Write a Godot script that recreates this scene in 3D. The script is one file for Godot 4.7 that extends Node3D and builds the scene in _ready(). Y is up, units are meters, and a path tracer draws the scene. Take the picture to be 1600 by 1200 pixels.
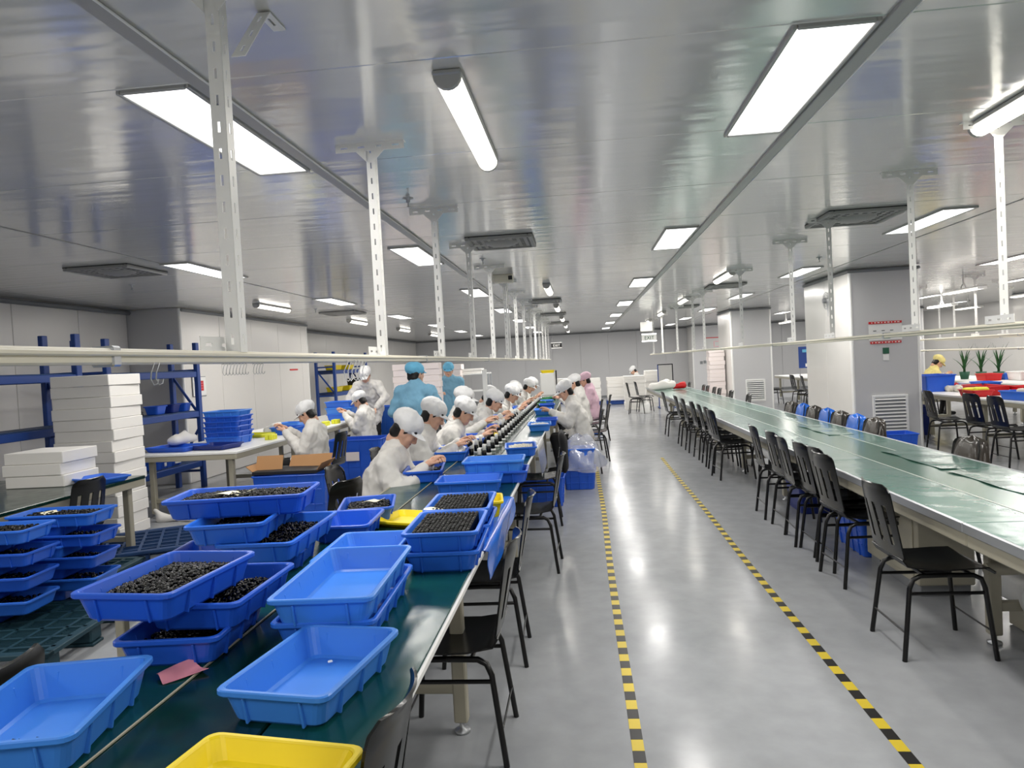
extends Node3D

var M := {}
var rng := RandomNumberGenerator.new()
var taken := {}
var mesh_cache := {}
const CEIL := 2.74
const NTH := ["nearest", "second", "third", "fourth", "fifth", "sixth", "seventh", "eighth", "ninth", "tenth", "eleventh", "twelfth", "thirteenth", "fourteenth", "fifteenth", "sixteenth"]

func _ready():
	rng.seed = 7
	# ---- camera, environment
	var cam := Camera3D.new()
	cam.name = "camera"
	cam.position = Vector3(0, 1.6, 0)
	cam.rotation_degrees = Vector3(-1.65, 5.75, -3.03)
	cam.fov = 57.21
	cam.near = 0.05
	cam.far = 120.0
	add_child(cam)
	cam.current = true
	var env := Environment.new()
	env.background_mode = Environment.BG_COLOR
	env.background_color = Color(0, 0, 0)
	env.tonemap_mode = Environment.TONE_MAPPER_LINEAR
	env.tonemap_exposure = 0.92
	env.sdfgi_enabled = true
	env.ssao_enabled = true
	env.ssil_enabled = true
	var we := WorldEnvironment.new()
	we.name = "world"
	we.environment = env
	add_child(we)
	make_materials()
	lamps()
	shell()
	ceiling_fittings()
	left_line()
	right_line()
	left_background()
	right_background()
	far_end()
	people()

# ------------------------------------------------------------------ materials
func mat(col: Color, rough := 0.6, metal := 0.0, spec := 0.5) -> StandardMaterial3D:
	var m := StandardMaterial3D.new()
	m.albedo_color = col
	m.roughness = rough
	m.metallic = metal
	m.metallic_specular = spec
	return m

func noise_tex(freq: float, size := 512, oct := 4, sd := 1, c0 := 0.0, c1 := 1.0) -> NoiseTexture2D:
	var n := FastNoiseLite.new()
	n.seed = sd
	n.frequency = freq
	n.fractal_octaves = oct
	var t := NoiseTexture2D.new()
	t.width = size
	t.height = size
	t.seamless = true
	t.noise = n
	var g := Gradient.new()
	g.set_color(0, Color(c0, c0, c0))
	g.set_color(1, Color(c1, c1, c1))
	t.color_ramp = g
	return t

func tri_map(m: StandardMaterial3D, s: Vector3):
	m.uv1_triplanar = true
	m.uv1_world_triplanar = true
	m.uv1_scale = s

func make_materials():
	M.ceil = mat(Color(0.93, 0.93, 0.92), 0.14, 0.32, 0.6)
	M.ceil.heightmap_enabled = true
	M.ceil.heightmap_texture = noise_tex(0.006, 512, 3, 3)
	M.ceil.heightmap_scale = 0.2
	tri_map(M.ceil, Vector3(0.12, 0.5, 1.3))
	M.trim = mat(Color(0.70, 0.70, 0.69), 0.35, 0.3)
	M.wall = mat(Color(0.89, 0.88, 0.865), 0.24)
	M.wall.heightmap_enabled = true
	M.wall.heightmap_texture = noise_tex(0.005, 512, 2, 9)
	M.wall.heightmap_scale = 0.3
	tri_map(M.wall, Vector3(0.5, 0.5, 0.5))
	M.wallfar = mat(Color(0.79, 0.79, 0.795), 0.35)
	M.wallmetal = mat(Color(0.8, 0.8, 0.79), 0.3)
	M.floor = mat(Color(0.645, 0.655, 0.67), 0.2, 0.0, 0.25)
	M.floor.albedo_texture = noise_tex(0.012, 1024, 5, 5, 0.93, 1.0)
	M.floor.roughness = 0.3
	M.floor.roughness_texture = noise_tex(0.01, 512, 3, 11, 0.5, 0.8)
	tri_map(M.floor, Vector3(0.4, 0.4, 0.4))
	M.lamp = mat(Color(1, 1, 1), 0.5)
	M.lamp.emission_enabled = true
	M.lamp.emission = Color(1.0, 0.995, 0.985)
	M.lamp.emission_energy_multiplier = 3.0
	M.tube = mat(Color(1, 1, 1), 0.4)
	M.tube.emission_enabled = true
	M.tube.emission = Color(1.0, 0.975, 0.93)
	M.tube.emission_energy_multiplier = 3.2
	M.white = mat(Color(0.93, 0.93, 0.92), 0.4)
	M.steel = mat(Color(0.72, 0.73, 0.74), 0.35, 0.75)
	M.grey = mat(Color(0.5, 0.51, 0.52), 0.5)
	M.dark = mat(Color(0.12, 0.12, 0.13), 0.6)
	M.vent = mat(Color(0.62, 0.62, 0.61), 0.5)
	M.cream = mat(Color(0.88, 0.86, 0.79), 0.4)
	M.beige = mat(Color(0.66, 0.64, 0.57), 0.45)
	M.belt = mat(Color(0.035, 0.20, 0.16), 0.24)
	M.belt.albedo_texture = noise_tex(0.02, 512, 4, 21, 0.75, 1.0)
	M.belt.roughness_texture = noise_tex(0.015, 512, 4, 22, 0.55, 1.0)
	tri_map(M.belt, Vector3(0.9, 0.9, 0.9))
	M.mat = mat(Color(0.05, 0.27, 0.25), 0.22)
	M.mat.heightmap_enabled = true
	M.mat.heightmap_texture = noise_tex(0.008, 512, 3, 23)
	M.mat.heightmap_scale = 0.25
	tri_map(M.mat, Vector3(0.8, 0.8, 0.8))
	M.mat2 = mat(Color(0.36, 0.50, 0.46), 0.2)
	M.mat2.heightmap_enabled = true
	M.mat2.heightmap_texture = noise_tex(0.008, 512, 3, 24)
	M.mat2.heightmap_scale = 0.35
	tri_map(M.mat2, Vector3(0.7, 0.7, 0.7))
	M.belt2 = mat(Color(0.20, 0.40, 0.33), 0.2)
	M.seam = mat(Color(0.75, 0.78, 0.75), 0.3)
	M.black = mat(Color(0.018, 0.018, 0.02), 0.26)
	M.blackmetal = mat(Color(0.025, 0.025, 0.027), 0.3)
	M.blackpart = mat(Color(0.016, 0.016, 0.018), 0.22, 0.0, 0.38)
	M.blue = mat(Color(0.17, 0.43, 0.86), 0.36)
	M.blue2 = mat(Color(0.135, 0.36, 0.81), 0.36)
	M.blue3 = mat(Color(0.25, 0.53, 0.90), 0.36)
	for k in ["blue", "blue2", "blue3"]:
		M[k].subsurf_scatter_enabled = false
	M.navy = mat(Color(0.05, 0.16, 0.48), 0.45)
	M.rack = mat(Color(0.11, 0.26, 0.55), 0.42)
	M.teal = mat(Color(0.07, 0.22, 0.27), 0.6)
	M.palletblue = mat(Color(0.10, 0.24, 0.42), 0.55)
	M.yellow = mat(Color(0.93, 0.83, 0.04), 0.4)
	M.yellow2 = mat(Color(0.90, 0.90, 0.22), 0.5)
	M.tapeyellow = mat(Color(0.84, 0.74, 0.20), 0.4)
	M.tapeblack = mat(Color(0.12, 0.11, 0.11), 0.4)
	M.foam = mat(Color(0.93, 0.92, 0.90), 0.85)
	M.foam2 = mat(Color(0.92, 0.88, 0.87), 0.85)
	M.foam.subsurf_scatter_enabled = false
	M.paper = mat(Color(0.93, 0.91, 0.80), 0.8)
	M.pink = mat(Color(0.93, 0.60, 0.66), 0.8)
	M.card = mat(Color(0.68, 0.51, 0.34), 0.8)
	M.red = mat(Color(0.80, 0.07, 0.10), 0.45)
	M.green = mat(Color(0.10, 0.45, 0.25), 0.5)
	M.dkgreen = mat(Color(0.10, 0.33, 0.24), 0.5)
	M.signgreen = mat(Color(0.12, 0.36, 0.26), 0.5)
	M.bagdark = mat(Color(0.26, 0.24, 0.22), 0.2)
	M.bagblue = mat(Color(0.10, 0.42, 0.85), 0.22)
	M.film = mat(Color(0.93, 0.94, 0.96, 0.22), 0.2)
	M.film.transparency = BaseMaterial3D.TRANSPARENCY_ALPHA
	M.coat = mat(Color(0.86, 0.85, 0.83), 0.85)
	M.cap = mat(Color(0.90, 0.90, 0.90), 0.85)
	for k in ["coat", "cap"]:
		M[k].heightmap_enabled = true
		M[k].heightmap_texture = noise_tex(0.012, 256, 2, 31)
		M[k].heightmap_scale = 1.6
		tri_map(M[k], Vector3(1.8, 1.8, 1.8))
	M.coatblue = mat(Color(0.48, 0.68, 0.79), 0.8)
	M.capblue = mat(Color(0.42, 0.72, 0.86), 0.8)
	M.coatpink = mat(Color(0.88, 0.74, 0.80), 0.85)
	M.coatyellow = mat(Color(0.90, 0.84, 0.55), 0.85)
	M.trousers = mat(Color(0.05, 0.05, 0.06), 0.8)
	M.skin = mat(Color(0.84, 0.66, 0.56), 0.55)
	M.hair = mat(Color(0.03, 0.025, 0.025), 0.5)
	M.lips = mat(Color(0.62, 0.34, 0.32), 0.5)
	M.leaf = mat(Color(0.12, 0.34, 0.14), 0.5)

# ------------------------------------------------------------------ nodes
func numbered(called: String) -> String:
	var n: int = taken.get(called, 0)
	taken[called] = n + 1
	return called if n == 0 else "%s_%03d" % [called, n]

func tag(o: Node3D, label: String, cat: String, group := "", kind := "") -> Node3D:
	o.set_meta("label", label)
	if cat: o.set_meta("category", cat)
	if group: o.set_meta("group", group)
	if kind: o.set_meta("kind", kind)
	return o

func thing(called: String, label: String, cat: String, at := Vector3.ZERO, turn := 0.0, group := "") -> Node3D:
	var o := Node3D.new()
	o.name = numbered(called)
	add_child(o)
	o.position = at
	o.rotation.y = turn
	return tag(o, label, cat, group)

func part(called: String, mesh: Mesh, m: Material, parent: Node3D, at := Vector3.ZERO, rot := Vector3.ZERO) -> MeshInstance3D:
	var o := MeshInstance3D.new()
	o.name = called
	o.mesh = mesh
	o.material_override = m
	o.position = at
	o.rotation = rot
	parent.add_child(o, true)
	return o

func single(called: String, mesh: Mesh, m: Material, label: String, cat: String, at := Vector3.ZERO, rot := Vector3.ZERO, group := "") -> MeshInstance3D:
	var o := part(numbered(called), mesh, m, self, at, rot)
	tag(o, label, cat, group)
	return o

func struct(called: String, mesh: Mesh, m: Material, at := Vector3.ZERO) -> MeshInstance3D:
	var o := part(numbered(called), mesh, m, self, at)
	o.set_meta("kind", "structure")
	return o

func dup(src: Node3D, at: Vector3, turn: float, label: String, group := "") -> Node3D:
	var c: Node3D = src.duplicate()
	c.name = numbered(src.name.rstrip("0123456789").rstrip("_"))
	add_child(c)
	c.position = at
	c.rotation = Vector3(0, turn, 0)
	c.set_meta("label", label)
	if group: c.set_meta("group", group)
	return c

# ------------------------------------------------------------------ mesh building
func S(smooth := false) -> SurfaceTool:
	var st := SurfaceTool.new()
	st.begin(Mesh.PRIMITIVE_TRIANGLES)
	st.set_smooth_group(0 if smooth else -1)
	return st

func fin(st: SurfaceTool) -> ArrayMesh:
	st.generate_normals()
	st.index()
	return st.commit()

func T(st: SurfaceTool, a: Vector3, b: Vector3, c: Vector3):
	st.add_vertex(a); st.add_vertex(b); st.add_vertex(c)

func Q(st: SurfaceTool, a: Vector3, b: Vector3, c: Vector3, d: Vector3):
	T(st, a, b, c); T(st, a, c, d)

func OT(st: SurfaceTool, a: Vector3, b: Vector3, c: Vector3, o: Vector3):
	if (b - a).cross(c - a).dot((a + b + c) / 3.0 - o) > 0: T(st, a, c, b)
	else: T(st, a, b, c)

func OQ(st: SurfaceTool, a: Vector3, b: Vector3, c: Vector3, d: Vector3, o: Vector3):
	OT(st, a, b, c, o); OT(st, a, c, d, o)

func box(st: SurfaceTool, c: Vector3, s: Vector3, b := Basis()):
	var x := b.x * s.x * 0.5
	var y := b.y * s.y * 0.5
	var z := b.z * s.z * 0.5
	for k in [-1.0, 1.0]:
		OQ(st, c + x * k - y - z, c + x * k + y - z, c + x * k + y + z, c + x * k - y + z, c)
		OQ(st, c + y * k - x - z, c + y * k + x - z, c + y * k + x + z, c + y * k - x + z, c)
		OQ(st, c + z * k - x - y, c + z * k + x - y, c + z * k + x + y, c + z * k - x + y, c)

func cbox(st: SurfaceTool, c: Vector3, s: Vector3, e := 0.005, b := Basis()):
	var h := s * 0.5
	e = minf(e, minf(h.x, minf(h.y, h.z)) * 0.9)
	var q := func(sx: float, sy: float, sz: float, ax: int) -> Vector3:
		var v := Vector3(sx * h.x, sy * h.y, sz * h.z)
		var g := Vector3(sx, sy, sz) * e
		g[ax] = 0.0
		return c + b * (v - g)
	var u := [-1.0, 1.0]
	for k in u:
		OQ(st, q.call(k, -1, -1, 0), q.call(k, 1, -1, 0), q.call(k, 1, 1, 0), q.call(k, -1, 1, 0), c)
		OQ(st, q.call(-1, k, -1, 1), q.call(1, k, -1, 1), q.call(1, k, 1, 1), q.call(-1, k, 1, 1), c)
		OQ(st, q.call(-1, -1, k, 2), q.call(1, -1, k, 2), q.call(1, 1, k, 2), q.call(-1, 1, k, 2), c)
		for l in u:
			OQ(st, q.call(k, l, -1, 0), q.call(k, l, 1, 0), q.call(k, l, 1, 1), q.call(k, l, -1, 1), c)
			OQ(st, q.call(k, -1, l, 0), q.call(k, 1, l, 0), q.call(k, 1, l, 2), q.call(k, -1, l, 2), c)
			OQ(st, q.call(-1, k, l, 1), q.call(1, k, l, 1), q.call(1, k, l, 2), q.call(-1, k, l, 2), c)
			for n in u:
				OT(st, q.call(k, l, n, 0), q.call(k, l, n, 1), q.call(k, l, n, 2), c)

func boxm(s: Vector3, e := 0.0, c := Vector3.ZERO) -> Mesh:
	var key := "b%s%s%s" % [s, e, c]
	if not mesh_cache.has(key):
		var st := S()
		if e > 0: cbox(st, c, s, e)
		else: box(st, c, s)
		mesh_cache[key] = fin(st)
	return mesh_cache[key]

func tube(st: SurfaceTool, pts: Array, r, n := 8, caps := true):
	var rings := []
	var up := Vector3(0.123, 0.9, 0.2).normalized()
	for i in pts.size():
		var p: Vector3 = pts[i]
		var d: Vector3
		if i == 0: d = (pts[1] - p).normalized()
		elif i == pts.size() - 1: d = (p - pts[i - 1]).normalized()
		else: d = ((pts[i + 1] - p).normalized() + (p - pts[i - 1]).normalized()).normalized()
		var x := up.cross(d)
		if x.length() < 0.05: x = Vector3(1, 0, 0).cross(d)
		x = x.normalized()
		var y := d.cross(x)
		up = y
		var rad: float = r[i] if r is Array else r
		var ring := []
		for k in n:
			var t := TAU * k / n
			ring.append(p + (x * cos(t) + y * sin(t)) * rad)
		rings.append(ring)
	st.set_smooth_group(0)
	for i in pts.size() - 1:
		var o: Vector3 = (pts[i] + pts[i + 1]) * 0.5
		for k in n:
			var l := (k + 1) % n
			OQ(st, rings[i][k], rings[i][l], rings[i + 1][l], rings[i + 1][k], o)
	st.set_smooth_group(-1)
	if caps:
		for e in [0, pts.size() - 1]:
			var o2: Vector3 = pts[1] if e == 0 else pts[e - 1]
			for k in range(1, n - 1):
				OT(st, rings[e][0], rings[e][k], rings[e][k + 1], o2)

func tubem(pts: Array, r, n := 8) -> Mesh:
	var st := S()
	tube(st, pts, r, n)
	return fin(st)

func lathe(st: SurfaceTool, prof: Array, n := 16, c := Vector3.ZERO, sz := 1.0):
	st.set_smooth_group(0)
	for i in prof.size() - 1:
		var a: Vector2 = prof[i]
		var b: Vector2 = prof[i + 1]
		for k in n:
			var t := TAU * k / n
			var u := TAU * (k + 1) / n
			var p0 := c + Vector3(a.x * cos(t), a.y, a.x * sin(t) * sz)
			var p1 := c + Vector3(a.x * cos(u), a.y, a.x * sin(u) * sz)
			var p2 := c + Vector3(b.x * cos(u), b.y, b.x * sin(u) * sz)
			var p3 := c + Vector3(b.x * cos(t), b.y, b.x * sin(t) * sz)
			if a.x > 0.0: T(st, p0, p1, p2)
			if b.x > 0.0: T(st, p0, p2, p3)
	st.set_smooth_group(-1)

func rrect(w: float, l: float, r: float, y: float, seg := 4) -> Array:
	var out := []
	for q in 4:
		var cx := (w * 0.5 - r) * (1 if q == 0 or q == 3 else -1)
		var cz := (l * 0.5 - r) * (1 if q < 2 else -1)
		for k in seg + 1:
			var t := PI * 0.5 * (q + float(k) / seg)
			out.append(Vector3(cx + r * cos(t), y, cz + r * sin(t)))
	return out

func loft(st: SurfaceTool, loops: Array, cap0 := true, cap1 := true):
	var n: int = loops[0].size()
	for i in loops.size() - 1:
		for k in n:
			var l := (k + 1) % n
			Q(st, loops[i][k], loops[i][l], loops[i + 1][l], loops[i + 1][k])
	if cap0:
		for k in range(1, n - 1): T(st, loops[0][0], loops[0][k + 1], loops[0][k])
	if cap1:
		var e: int = loops.size() - 1
		for k in range(1, n - 1): T(st, loops[e][0], loops[e][k], loops[e][k + 1])

# thin shell over a grid of points, with holes
func shellm(P: Array, hole: Callable, th: float) -> Mesh:
	var nv := P.size()
	var nu: int = P[0].size()
	var A := []
	var B := []
	for j in nv:
		var ra := []
		var rb := []
		for i in nu:
			var du: Vector3 = P[j][mini(i + 1, nu - 1)] - P[j][maxi(i - 1, 0)]
			var dv: Vector3 = P[mini(j + 1, nv - 1)][i] - P[maxi(j - 1, 0)][i]
			var n := du.cross(dv).normalized()
			ra.append(P[j][i] + n * th * 0.5)
			rb.append(P[j][i] - n * th * 0.5)
		A.append(ra)
		B.append(rb)
	var solid := func(j: int, i: int) -> bool: return j >= 0 and i >= 0 and j < nv - 1 and i < nu - 1 and not hole.call(j, i)
	var st := S(true)
	for j in nv - 1:
		for i in nu - 1:
			if not solid.call(j, i): continue
			st.set_smooth_group(0)
			Q(st, A[j][i], A[j + 1][i], A[j + 1][i + 1], A[j][i + 1])
			st.set_smooth_group(1)
			Q(st, B[j][i], B[j][i + 1], B[j + 1][i + 1], B[j + 1][i])
			st.set_smooth_group(-1)
			if not solid.call(j - 1, i): Q(st, A[j][i], A[j][i + 1], B[j][i + 1], B[j][i])
			if not solid.call(j + 1, i): Q(st, A[j + 1][i + 1], A[j + 1][i], B[j + 1][i], B[j + 1][i + 1])
			if not solid.call(j, i - 1): Q(st, A[j + 1][i], A[j][i], B[j][i], B[j + 1][i])
			if not solid.call(j, i + 1): Q(st, A[j][i + 1], A[j + 1][i + 1], B[j + 1][i + 1], B[j][i + 1])
	return fin(st)

# smooth union of tapered capsules, meshed as surface nets; bone = [a, b, ra, rb]
func sdf(st: SurfaceTool, bones: Array, cell: float, k: float, xf := Transform3D(), wrinkle := 0.0):
	var wn := FastNoiseLite.new()
	wn.seed = 4
	wn.frequency = 7.0
	wn.fractal_octaves = 2
	wn.fractal_type = FastNoiseLite.FRACTAL_RIDGED
	var lo := Vector3(1e9, 1e9, 1e9)
	var hi := -lo
	for b in bones:
		var r: float = maxf(b[2], b[3]) + cell * 2.0
		for e in 2:
			lo = lo.min(b[e] - Vector3(r, r, r))
			hi = hi.max(b[e] + Vector3(r, r, r))
	var nx := int((hi.x - lo.x) / cell) + 2
	var ny := int((hi.y - lo.y) / cell) + 2
	var nz := int((hi.z - lo.z) / cell) + 2
	var F := PackedFloat32Array()
	F.resize(nx * ny * nz)
	F.fill(1.0)
	for b in bones:
		var a: Vector3 = b[0]
		var ab: Vector3 = b[1] - a
		var ra: float = b[2]
		var dr: float = b[3] - ra
		var L := ab.length_squared()
		var inv := 1.0 / L if L > 1e-9 else 0.0
		var pad: float = maxf(ra, b[3]) + maxf(k, cell * 1.5)
		var l3: Vector3 = (a.min(b[1]) - Vector3(pad, pad, pad) - lo) / cell
		var h3: Vector3 = (a.max(b[1]) + Vector3(pad, pad, pad) - lo) / cell
		var x0 := maxi(0, int(l3.x)); var x1 := mini(nx - 1, int(h3.x) + 1)
		var y0 := maxi(0, int(l3.y)); var y1 := mini(ny - 1, int(h3.y) + 1)
		var z0 := maxi(0, int(l3.z)); var z1 := mini(nz - 1, int(h3.z) + 1)
		for z in range(z0, z1 + 1):
			for y in range(y0, y1 + 1):
				var idx := (z * ny + y) * nx + x0
				var p := lo + Vector3(x0, y, z) * cell - a
				for x in range(x0, x1 + 1):
					var t := clampf(p.dot(ab) * inv, 0.0, 1.0)
					var d := (p - ab * t).length() - ra - dr * t
					var f := F[idx]
					var g := k - absf(f - d)
					F[idx] = minf(f, d) - (g * g * 0.25 / k if g > 0.0 else 0.0)
					idx += 1
					p.x += cell
	var vid := {}
	var verts := PackedVector3Array()
	var sx := 1
	var sy := nx
	var sz := nx * ny
	var off := [0, sx, sy, sx + sy, sz, sx + sz, sy + sz, sx + sy + sz]
	for z in nz - 1:
		for y in ny - 1:
			var i0 := (z * ny + y) * nx
			for x in nx - 1:
				var i := i0 + x
				var f0 := F[i]
				if f0 > cell * 2.0 or f0 < -cell * 2.0: continue
				var neg := 0
				for o in off:
					if F[i + o] < 0.0: neg += 1
				if neg == 0 or neg == 8: continue
				var acc := Vector3.ZERO
				var cnt := 0
				for e in EDGES:
					var fa := F[i + off[e.x]]
					var fb := F[i + off[e.y]]
					if (fa < 0.0) != (fb < 0.0):
						acc += (CORN[e.x] as Vector3).lerp(CORN[e.y], fa / (fa - fb))
						cnt += 1
				vid[i] = verts.size()
				var wp := lo + (Vector3(x, y, z) + acc / cnt) * cell
				if wrinkle > 0.0:
					var gr := Vector3(F[i + sx] - f0, F[i + sy] - f0, F[i + sz] - f0).normalized()
					wp += gr * wrinkle * wn.get_noise_3d(wp.x * 1.2 + wp.y * 0.5, wp.y * 0.6 + wp.z * 0.4, wp.z * 1.2)
				verts.append(xf * wp)
	st.set_smooth_group(0)
	var ax := [[sx, sy, sz], [sy, sz, sx], [sz, sx, sy]]
	for i in vid:
		for a3 in ax:
			var fa := F[i]
			var fb := F[i + a3[0]]
			if (fa < 0.0) == (fb < 0.0): continue
			var q := [i, i - a3[1], i - a3[1] - a3[2], i - a3[2]]
			if not (vid.has(q[1]) and vid.has(q[2]) and vid.has(q[3])): continue
			var v0 := verts[vid[q[0]]]; var v1 := verts[vid[q[1]]]; var v2 := verts[vid[q[2]]]; var v3 := verts[vid[q[3]]]
			if fa < 0.0: Q(st, v0, v3, v2, v1)
			else: Q(st, v0, v1, v2, v3)

const EDGES: Array[Vector2i] = [Vector2i(0, 1), Vector2i(2, 3), Vector2i(4, 5), Vector2i(6, 7), Vector2i(0, 2), Vector2i(1, 3), Vector2i(4, 6), Vector2i(5, 7), Vector2i(0, 4), Vector2i(1, 5), Vector2i(2, 6), Vector2i(3, 7)]
const CORN: Array[Vector3] = [Vector3(0, 0, 0), Vector3(1, 0, 0), Vector3(0, 1, 0), Vector3(1, 1, 0), Vector3(0, 0, 1), Vector3(1, 0, 1), Vector3(0, 1, 1), Vector3(1, 1, 1)]

# ------------------------------------------------------------------ light
func area_light(parent: Node3D, at: Vector3, sx: float, sy: float, col: Color, energy: float):
	var l := AreaLight3D.new()
	l.name = "light"
	l.area_size = Vector2(sx, sy)
	l.light_color = col
	l.light_energy = energy
	l.shadow_enabled = true
	l.area_range = 30.0
	l.area_attenuation = 2.0
	l.position = at
	l.rotation = Vector3(-PI / 2, 0, 0)
	parent.add_child(l, true)

func panel_lamp(x: float, z: float, label: String, group: String):
	var t := thing("ceiling_panel_light", label, "ceiling light", Vector3(x, CEIL - 0.004, z), 0.0, group)
	if not mesh_cache.has("plf"):
		var st := S()
		for s in [-1.0, 1.0]:
			cbox(st, Vector3(s * 0.143, 0, 0), Vector3(0.018, 0.024, 1.22), 0.004)
			cbox(st, Vector3(0, 0, s * 0.604), Vector3(0.268, 0.024, 0.016), 0.004)
		mesh_cache.plf = fin(st)
	part("frame", mesh_cache.plf, M.trim, t)
	part("diffuser", boxm(Vector3(0.268, 0.01, 1.19), 0.003), M.lamp, t, Vector3(0, -0.001, 0))
	area_light(t, Vector3(0, -0.016, 0), 0.26, 1.18, Color(1.0, 0.985, 0.965), 3.1)

func tube_lamp(x: float, z: float, label: String, group: String, y := CEIL, double := false, lit := 1.1):
	var t := thing("batten_light", label, "ceiling light", Vector3(x, y, z), 0.0, group)
	part("tray", boxm(Vector3(0.115 if not double else 0.15, 0.022, 1.22), 0.006), M.trim, t, Vector3(0, -0.012, 0))
	if not mesh_cache.has("tl"):
		var st := S()
		var prof := []
		for k in 9:
			var a := PI * k / 8.0
			prof.append(Vector2(-cos(a) * 0.052, -sin(a) * 0.05))
		st.set_smooth_group(0)
		for k in 8:
			var a: Vector2 = prof[k]
			var b: Vector2 = prof[k + 1]
			OQ(st, Vector3(a.x, a.y, -0.585), Vector3(b.x, b.y, -0.585), Vector3(b.x, b.y, 0.585), Vector3(a.x, a.y, 0.585), Vector3(0, 0, 0))
		mesh_cache.tl = fin(st)
		var s2 := S()
		for s in [-1.0, 1.0]:
			for k in range(0, 8):
				var a: Vector2 = prof[k] * 1.06
				var b: Vector2 = prof[k + 1] * 1.06
				OT(s2, Vector3(0, 0, s * 0.605), Vector3(a.x, a.y, s * 0.605), Vector3(b.x, b.y, s * 0.605), Vector3.ZERO)
				OQ(s2, Vector3(a.x, a.y, s * 0.605), Vector3(b.x, b.y, s * 0.605), Vector3(b.x, b.y, s * 0.58), Vector3(a.x, a.y, s * 0.58), Vector3(0, 0, s * 0.59))
		mesh_cache.tlc = fin(s2)
		mesh_cache.t8 = tubem([Vector3(0, 0, -0.59), Vector3(0, 0, 0.59)], 0.014, 10)
	if double:
		for s in [-1.0, 1.0]: part("tube", mesh_cache.t8, M.tube, t, Vector3(s * 0.045, -0.045, 0))
		part("end_cap", boxm(Vector3(0.15, 0.05, 0.03), 0.006), M.white, t, Vector3(0, -0.035, 0.6))
		part("end_cap", boxm(Vector3(0.15, 0.05, 0.03), 0.006), M.white, t, Vector3(0, -0.035, -0.6))
		area_light(t, Vector3(0, -0.075, 0), 0.14, 1.15, Color(1.0, 0.975, 0.93), lit)
	else:
		part("diffuser", mesh_cache.tl, M.tube, t, Vector3(0, -0.022, 0))
		part("end_cap", mesh_cache.tlc, M.trim, t, Vector3(0, -0.022, 0))
		area_light(t, Vector3(0, -0.08, 0), 0.1, 1.15, Color(1.0, 0.975, 0.93), lit)

func lamps():
	var rows := [[-6.15, "far left row by the wall", 0], [-3.85, "row over the left-hand workbench", 0], [-1.6, "row left of the hanging posts", 0], [0.95, "row along the aisle seam", 0], [3.3, "row in front of the right columns", 0], [6.25, "first row beyond the columns", 0], [8.75, "second row beyond the columns", 0], [11.3, "third row beyond the columns", 0]]
	for r in rows:
		var i := 0
		for z in [4.5, 0.65, -3.22, -7.06, -10.95, -14.9, -18.75, -22.6, -26.4]:
			var x: float = r[0]
			if x < -6.0: continue
			if x > 4.0 and z > -4.0: continue
			var lab := "ceiling light panel, %s, %s" % [r[1], (["nearer", "farther"][0 if z < 1 else 1] + " one behind the camera" if z > 0 else NTH[i] + " from the camera")]
			panel_lamp(x, z, lab, "flush ceiling light panels")
			if z < 0: i += 1
	var i2 := 0
	for z in [-3.3, -10.9, -14.8, -18.7, -22.6, -26.5]:
		tube_lamp(-0.46, z, "rounded batten lamp above the left production line, %s from the camera" % NTH[i2], "batten lamps")
		i2 += 1
	i2 = 0
	for z in [-3.4, -10.7, -14.8, -18.9, -22.6]:
		tube_lamp(2.15, z, "rounded batten lamp above the right table, %s from the camera" % NTH[i2], "batten lamps")
		i2 += 1
	i2 = 0
	for z in [-11.05, -15.4, -19.5, -23.5]:
		tube_lamp(-4.95, z, "batten lamp near the left wall, %s from the camera" % NTH[i2], "batten lamps")
		i2 += 1
	i2 = 0
	for p in [Vector2(6.75, -13.2), Vector2(9.3, -15.6), Vector2(9.0, -18.6), Vector2(7.6, -19.0), Vector2(10.6, -20.5), Vector2(6.6, -23.5), Vector2(9.4, -24.0)]:
		tube_lamp(p.x, p.y, "twin tube lamp hung over the benches beyond the columns, %s from the camera" % NTH[i2], "twin tube lamps", 2.5, true, 1.2)
		var h := thing("lamp_hanger", "white forked hanger of a twin tube lamp, %s from the camera" % NTH[i2], "hanger", Vector3(p.x, 2.5, p.y), 0.0, "lamp hangers")
		part("stem", boxm(Vector3(0.03, 0.16, 0.03), 0.003), M.white, h, Vector3(0, 0.16, 0))
		part("fork", boxm(Vector3(0.025, 0.14, 0.02), 0.003), M.white, h, Vector3(0, 0.05, 0.05), Vector3(-0.7, 0, 0))
		part("fork", boxm(Vector3(0.025, 0.14, 0.02), 0.003), M.white, h, Vector3(0, 0.05, -0.05), Vector3(0.7, 0, 0))
		i2 += 1

# ------------------------------------------------------------------ room shell
func wall_panels(parent: Node3D, m: Material, a: Vector3, dir: Vector3, n: Vector3, length: float, w := 1.16):
	var k := 0
	var s := 0.0
	while s < length - 0.01:
		var ww := minf(w, length - s)
		var sz := Vector3(absf(dir.x) * (ww - 0.006) + absf(n.x) * 0.02, CEIL - 0.02, absf(dir.z) * (ww - 0.006) + absf(n.z) * 0.02)
		part("wall_panel", boxm(sz, 0.004), m, parent, a + dir * (s + ww * 0.5) + n * 0.01 + Vector3(0, CEIL * 0.5, 0))
		s += w
		k += 1

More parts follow.
